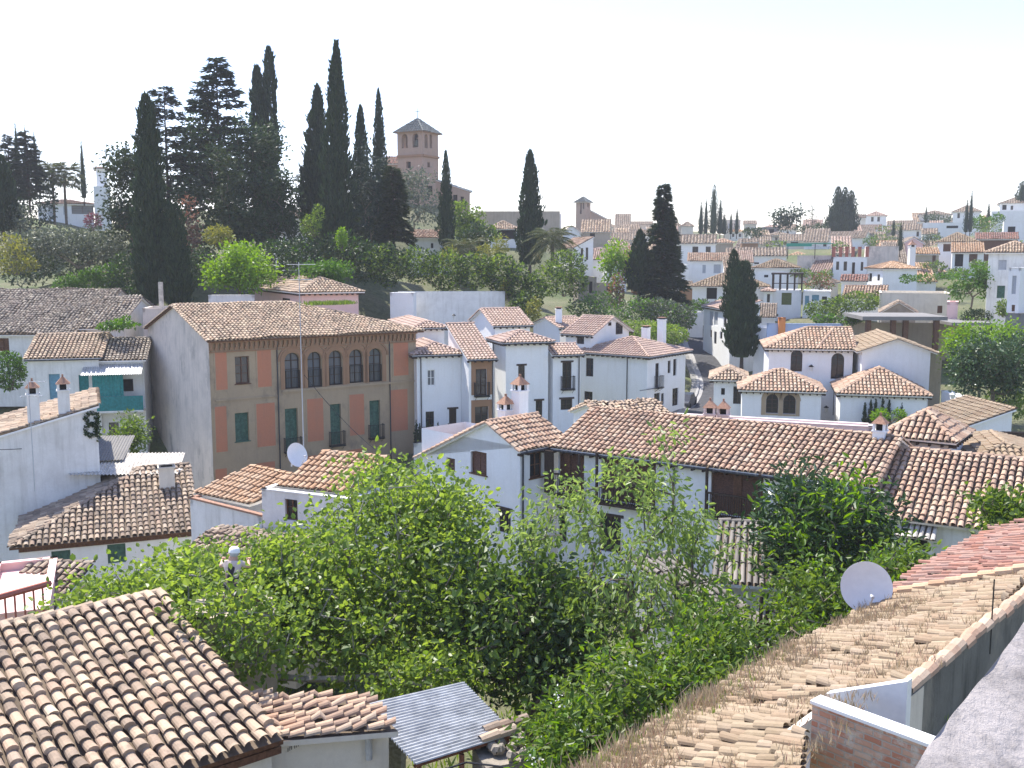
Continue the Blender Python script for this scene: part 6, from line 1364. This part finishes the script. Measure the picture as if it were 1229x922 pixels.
BL('pale budding tree under the church wall',498,290,150,[(496,225,150,28,20),(510,250,148,30,22),(478,240,150,16,16)],2200,.5,'olive_leaf',K=80,spread=.7)
BL('green rounded tree right of the narrow slope cypress',562,310,135,[(560,265,135,22,26),(575,285,134,24,20),(548,285,134,18,18)],3400,.45,'shrub_leaf',K=80)
BL('dark rounded tree beside the garden belvedere',556,318,126,[(572,290,126,18,22),(545,305,126,18,16)],2000,.42,'dark_leaf',K=50)
for l,px,d,h,nf,fl,fan in (('fan palm at the hillside villa, leftmost of two',66,150,7.8,40,2.6,True),('fan palm at the hillside villa, rightmost of two',80,149,7.4,40,2.8,True)):
    p=at(px,270,d); palm(l,tuple(p),h,nf,fl,fan=True,mat='dark_leaf' if False else 'palm_leaf')
p=at(560,332,112); palm('feathery date palm below the narrow slope cypress',tuple(p),3.0,40,3.6); p=at(663,322,118); palm('feathery date palm right of the tall lone cypress',tuple(p),3.4,40,3.6)
def BU(label,lobes,n,ls,mat,name='garden_shrub',cat='shrub',**kw): return bush(name,label,cat,[lb(*l) for l in lobes],n,ls,mat,**kw)
BU('silvery olive shrub belt below the hillside villa',[(40,292,108,30,16),(75,290,108,36,18),(115,292,107,34,20),(150,300,106,24,22)],5200,.4,'olive_leaf')
BU('yellow green bush at the left edge of the garden',[(10,305,104,28,24),(30,318,103,14,12)],1800,.36,'yellow_leaf')
BU('grey green bush beneath the stout left cypress',[(20,262,112,16,18)],700,.36,'olive_leaf')
BU('plum red bush beside the hillside villa',[(112,266,150,10,10)],500,.4,'plum_leaf')
BU('long clipped bright hedge above the vast grey roof',[(70+8*k,347-2.2*k if k<9 else 329,99,8,14) for k in range(10)],4600,.28,'hedge_leaf',name='hedge',cat='hedge',stems=False)
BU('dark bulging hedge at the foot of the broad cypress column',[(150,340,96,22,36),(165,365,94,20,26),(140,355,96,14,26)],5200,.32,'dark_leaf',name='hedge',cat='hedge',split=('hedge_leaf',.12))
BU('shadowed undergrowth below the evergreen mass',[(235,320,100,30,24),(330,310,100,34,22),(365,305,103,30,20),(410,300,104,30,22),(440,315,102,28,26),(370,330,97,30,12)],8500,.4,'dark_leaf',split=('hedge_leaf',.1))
BU('golden green bush in the shade below the evergreen mass',[(262,283,99,18,12)],900,.33,'yellow_leaf')
BU('ivy covered stump glowing green at the foot of the tallest cypress',[(410,287,101,6,14)],600,.3,'bright_leaf')
BU('bright shrub left of the ivy covered stump',[(372,272,103,12,14),(382,258,104,7,12)],700,.32,'shrub_leaf')
BU('overgrown shrub slope above the high retaining wall',[(465,318,101,26,26),(500,318,100,28,22),(535,325,100,26,24),(570,325,100,26,22),(600,328,100,22,24)],9000,.36,'shrub_leaf',split=('dark_leaf',.45))
BU('yellow green bamboo like shrubs behind the retaining wall',[(585,312,103,18,18),(600,298,104,10,18),(540,308,103,12,12)],1800,.42,'yellow_leaf',asp=.25)
BU('ivy curtain hanging right of the retaining wall',[(622,340,99,16,26),(640,350,98,14,24),(630,365,97,18,16)],3800,.34,'shrub_leaf',split=('dark_leaf',.5))
BU('green shrub clump below the right date palm',[(680,320,112,24,20),(660,335,108,20,20),(690,340,110,16,16)],3800,.36,'shrub_leaf',split=('dark_leaf',.3))
BU('yellow tinged low shrub at the foot of the ivy curtain',[(606,350,99,8,16),(640,370,95,10,16)],900,.3,'yellow_leaf')
BL('fresh green slender tree above the ivy clad trunk',742,372,122,[(738,305,122,14,12),(733,322,122,12,16),(748,318,122,8,14)],1500,.4,'bright_leaf',K=50,spread=.5)
BU('ivy clad brown trunk on the bank',[(740,350,118,9,22)],1100,.34,'russet_leaf',split=('shrub_leaf',.4))
BU('reddish bare tree left of the big spruce',[(758,320,126,12,22),(765,340,125,10,14)],900,.36,'russet_leaf')
BU('grassy green bank shrubs behind the penthouse',[(705,370,112,26,12),(735,378,110,24,12),(765,372,112,26,16),(720,360,116,22,10)],3600,.36,'hedge_leaf',split=('olive_leaf',.4))
BU('olive grey bushes beside the top of the lane',[(790,372,112,26,14),(815,380,110,22,16),(822,383,112,10,12)],4200,.34,'olive_leaf',split=('hedge_leaf',.3))
BU('lush bank of fresh grass and weeds left of the lane',[(770,395,106,34,10),(803,402,104,24,13)],3600,.3,'grass_leaf',split=('shrub_leaf',.4))
BU('green creeper shrubs before the white gable house on the slope',[(985,372,116,20,12),(1005,368,114,18,12),(1030,362,114,26,12),(1050,360,116,12,10)],3400,.34,'shrub_leaf',split=('dark_leaf',.25))
BU('flowering plants on the roof terrace',[(975,338,127,10,8),(985,334,127,12,8),(994,340,127,8,8)],900,.3,'russet_leaf',split=('hedge_leaf',.4))
BU('vine over the terrace pergola at right',[(1090,335,128,10,5),(1110,334,128,16,5),(1135,331,128,14,4)],1200,.3,'hedge_leaf')
BL('light green tree between the grey blue house and the cream house',1165,372,106,[(1150,345,106,12,12),(1170,335,106,20,14),(1178,328,106,14,10),(1185,345,106,8,14)],2200,.33,'hedge_leaf',K=70)
BU('clipped dark hedge panel at right',[(1156+4*k,379,97,4,8) for k in range(9)],1300,.22,'dark_leaf',name='hedge',cat='hedge',stems=False)
BU('bushy shrub beside the rough stone base wall',[(1204,370,97,7,10)],400,.3,'shrub_leaf')
BL('round umbrella pine on the skyline',945,278,250,[(940,262,250,11,11),(952,260,250,9,10)],900,.8,'cypress_leaf',K=40,spread=.8)
BU('skyline bushes in front of the pale yellow house',[(1120,262,290,12,5),(1137,265,290,9,4)],500,.7,'dark_leaf')
BU('green bank on the right skyline below the twin tipped cypress',[(1178,268,235,14,8),(1197,262,240,8,6)],800,.7,'hedge_leaf')
BU('dark trees between skyline pine and cypress clump',[(985,274,250,12,6),(962,275,255,10,5),(902,279,235,10,6),(912,279,235,7,7)],900,.7,'dark_leaf')
BU('green patches of garden above the reddish roofs',[(1060,276,260,9,6),(1052,287,240,14,6),(930,293,200,14,5),(1125,287,215,8,5)],900,.55,'shrub_leaf',split=('olive_leaf',.5))
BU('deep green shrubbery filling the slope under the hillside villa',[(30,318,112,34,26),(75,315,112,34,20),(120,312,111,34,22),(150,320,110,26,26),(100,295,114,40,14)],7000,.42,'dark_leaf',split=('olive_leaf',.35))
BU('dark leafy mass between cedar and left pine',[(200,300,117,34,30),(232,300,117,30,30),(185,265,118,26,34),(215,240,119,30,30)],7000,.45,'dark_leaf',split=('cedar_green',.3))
BU('dark woodland rising at the upper left corner',[(10,250,145,26,50),(40,240,148,26,44),(28,215,150,22,30)],5200,.5,'cedar_leaf',split=('dark_leaf',.4))
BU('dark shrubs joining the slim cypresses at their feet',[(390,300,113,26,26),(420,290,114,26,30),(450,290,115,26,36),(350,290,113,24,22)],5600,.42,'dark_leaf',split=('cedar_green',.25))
for l,lo,n,m in (('garden greenery between the roofs below the loggia',[(1120,320,150,16,6),(1150,328,140,14,6),(1175,318,150,12,6)],1500,'shrub_leaf'),('dark green garden trees left of the loggia',[(1108,290,200,8,6),(1120,284,220,8,5)],600,'dark_leaf'),('hillside scrub on the right slope under the veranda house',[(1195,275,225,18,7),(1180,282,220,14,6),(1215,292,190,12,6)],1300,'shrub_leaf'),('green trees scattered on the slope right of the skyline house',[(1078,272,275,8,5),(1092,279,260,8,5),(1070,288,235,8,5)],800,'shrub_leaf'),('garden trees behind the red pillar house',[(1008,296,185,10,6),(1045,290,200,10,6)],700,'hedge_leaf'),('green garden strip below the green awning',[(962,328,150,14,5),(990,330,148,10,6)],800,'shrub_leaf'),('low scrub left of the two storey house',[(800,300,180,14,8),(780,310,165,16,8),(760,322,150,16,10)],1800,'dark_leaf'),('roadside greenery under the sand roofed house',[(840,366,128,14,6),(868,362,126,10,5)],900,'hedge_leaf'),('garden shrubs beyond the blue parapet',[(1020,385,100,16,6),(990,384,102,14,6)],1000,'hedge_leaf')): BU(l,lo,n,.4,m,split=('olive_leaf',.3))
# garden trees by the villa
BL('dark glossy leaved garden tree right of the villa',1190,500,72,[(1180,432,72,34,30),(1205,442,72,30,34),(1165,450,71,22,24),(1222,425,74,26,30)],7500,.3,'loquat_leaf',K=130,spread=.4,lead=None)
BL('light green tree behind the dark glossy garden tree',1175,480,78,[(1165,410,78,26,20),(1150,420,77,16,18),(1205,408,79,28,18)],4200,.28,'bright_leaf',K=90,spread=.45)
BU('lawn shrubs beneath the dark glossy garden tree',[(1210,478,73,24,14),(1196,485,73,16,8),(1225,490,70,14,14)],2000,.24,'grass_leaf',split=('shrub_leaf',.4))
BU('bright green bush with pencil cypresses beside it at the pavilion wall',[(1057,500,70.5,11,10),(1078,500,71,10,9)],1200,.2,'bright_leaf')
BU('small green bush at the turret corner',[(1140,495,66,8,8)],500,.2,'hedge_leaf')
BL('young green tree beside the pale mansion gable',150,580,58,[(150,530,58,18,20),(140,540,57,14,14),(160,515,59,9,16)],2600,.24,'shrub_leaf',K=70,spread=.35)
BU('hedge below the vast roof house at the left edge',[(10,445,72,20,24)],2400,.24,'hedge_leaf',split=('dark_leaf',.3),name='hedge',cat='hedge')
BU('green shrubs between the two grey roofs at left',[(145,390,76,20,6),(128,392,76,12,4),(150,385,77,8,6)],900,.28,'hedge_leaf')
# ------------------------------------------------------------------ foreground trees
def FT(label,px,py,d,lobes,n,ls,mat,K,**kw):
    p=at(px,py,d); p.z=min(p.z,-15.5); return broadleaf(kw.pop('name','fig_tree'),label,'tree',(p.x,p.y,gz(p.x,p.y)-.1),[lb(*l) for l in lobes],K=K,nleaf=n,lsize=ls,mat=mat,rich=True,**kw)
FT('large domed fig tree with bright leaves left of the white gable house',470,800,27,[(470,610,28,88,66,3),(400,690,26,80,70,3),(520,680,27,72,90,3),(450,760,25,110,62,3),(545,620,28,40,50,2)],16500,.165,'fig_leaf',600,bark='bark_grey',spread=.34,asp=.8,rt=.012)
FT('spreading fig tree with sunlit leaves above the near tile roof',240,800,25,[(250,720,24.5,90,62,3),(150,722,24.5,62,34,2),(300,770,24,60,60,2),(340,700,25,60,55,2),(305,765,21.2,56,50,1),(268,722,21.0,44,22,.8),(520,805,23,50,26,1.5),(490,812,21.9,62,13,.7),(560,806,22.3,40,14,.6),(105,722,25,36,16,2),(205,702,25,40,36,2)],19000,.155,'fig_leaf',560,bark='bark_grey',spread=.33,asp=.8,rt=.012)
FT('airy walnut tree with long leaflets in front of the long white wing',775,800,24.5,[(745,700,24,85,80,2.2),(690,610,25,40,52,1.5),(785,590,25,30,72,1.3),(840,650,25,50,50,1.6),(800,545,25,16,50,.8),(640,640,25,32,52,1.3),(850,730,24,46,50,1.6),(750,570,25.5,26,30,1)],5400,.19,'walnut_leaf',230,name='walnut_tree',bark='bark',spread=.26,asp=.42,droop=.7,rt=.008,shell=.5)
FT('shady deep green tree filling the gap beside the metal canopy',640,850,24,[(630,720,24,60,60,2),(600,770,24,50,60,2),(660,790,23.5,50,60,2),(560,720,25,40,70,2),(690,760,24,40,50,2)],9500,.2,'shrub_leaf',280,name='garden_tree',spread=.36,asp=.6,split=('dark_leaf',.3))
FT('dense glossy shrub bank at the edge of the sandy roof',790,900,20,[(800,820,19.5,90,56,2),(720,870,18.5,70,56,2),(870,780,21,46,46,2),(680,890,18,50,40,1.5),(850,830,19.5,44,40,1.5)],11500,.17,'shrub_leaf',300,name='garden_shrub',spread=.3,asp=.5,split=('bright_leaf',.12))
FT('dark loquat tree with fresh yellow green shoots before the garden house',985,740,30,[(985,610,30,62,46,2.4),(950,650,30,44,52,2),(1035,640,30,36,50,2),(985,690,29,50,40,2)],8500,.28,'loquat_leaf',260,name='loquat_tree',spread=.36,asp=.36,split=('bright_leaf',.22))
FT('leafy bush around the satellite dish',1020,800,25,[(970,720,25,50,46,1.6),(1090,690,25.5,44,32,1.6),(960,770,22.5,34,36,1.4),(1040,730,24.5,40,40,1.5),(1110,705,26,26,22,1.2)],7500,.18,'shrub_leaf',220,name='garden_shrub',spread=.3,asp=.55,split=('bright_leaf',.2))
FT('climbing vine spilling over the eaves of the garden house at right',1225,690,26,[(1212,620,27,26,26,1),(1232,640,26,24,22,1),(1190,606,27,20,8,.5)],2400,.17,'shrub_leaf',110,name='vine',spread=.24,asp=.7)
b=MB(); P=[]
for px,py,d in ((672,838,18.5),(650,900,17.5),(700,880,17.8),(760,800,19),(640,908,17.5),(668,842,18.5)): 
    q=at(px,py,d-1.2); 
    for k in range(7): P.append(tuple(q+V3(tuple(RNG.normal(0,.09,3)))))
leaves(b,np.array(P),unit_rows(rvec(len(P))),.05,.8); tag(b.build('white_blossom',None,'white_flower'),'scattered white blossom on the shrub bank by the metal canopy','blossom',kind='stuff')
# low ground cover in the yards
b=MB(); n=5200; x=RNG.uniform(-20,26,n); y=RNG.uniform(14,44,n); Pg=np.stack([x,y,ground(x,y)],1); blades(b,Pg,4,.5,.08,.3); tag(b.build('ground_cover',None,'shrub_leaf'),'low weeds covering the garden soil between the houses','weeds',kind='stuff')

# ------------------------------------------------------------------ the thin spring haze: one even closed box of air
b=MB(); b.box((-700,-60,-140),(1400,0,0),(0,800,0),(0,0,200)); tag(b.build('haze',None,'haze'),'thin pale haze lying over the far village','haze',kind='stuff')
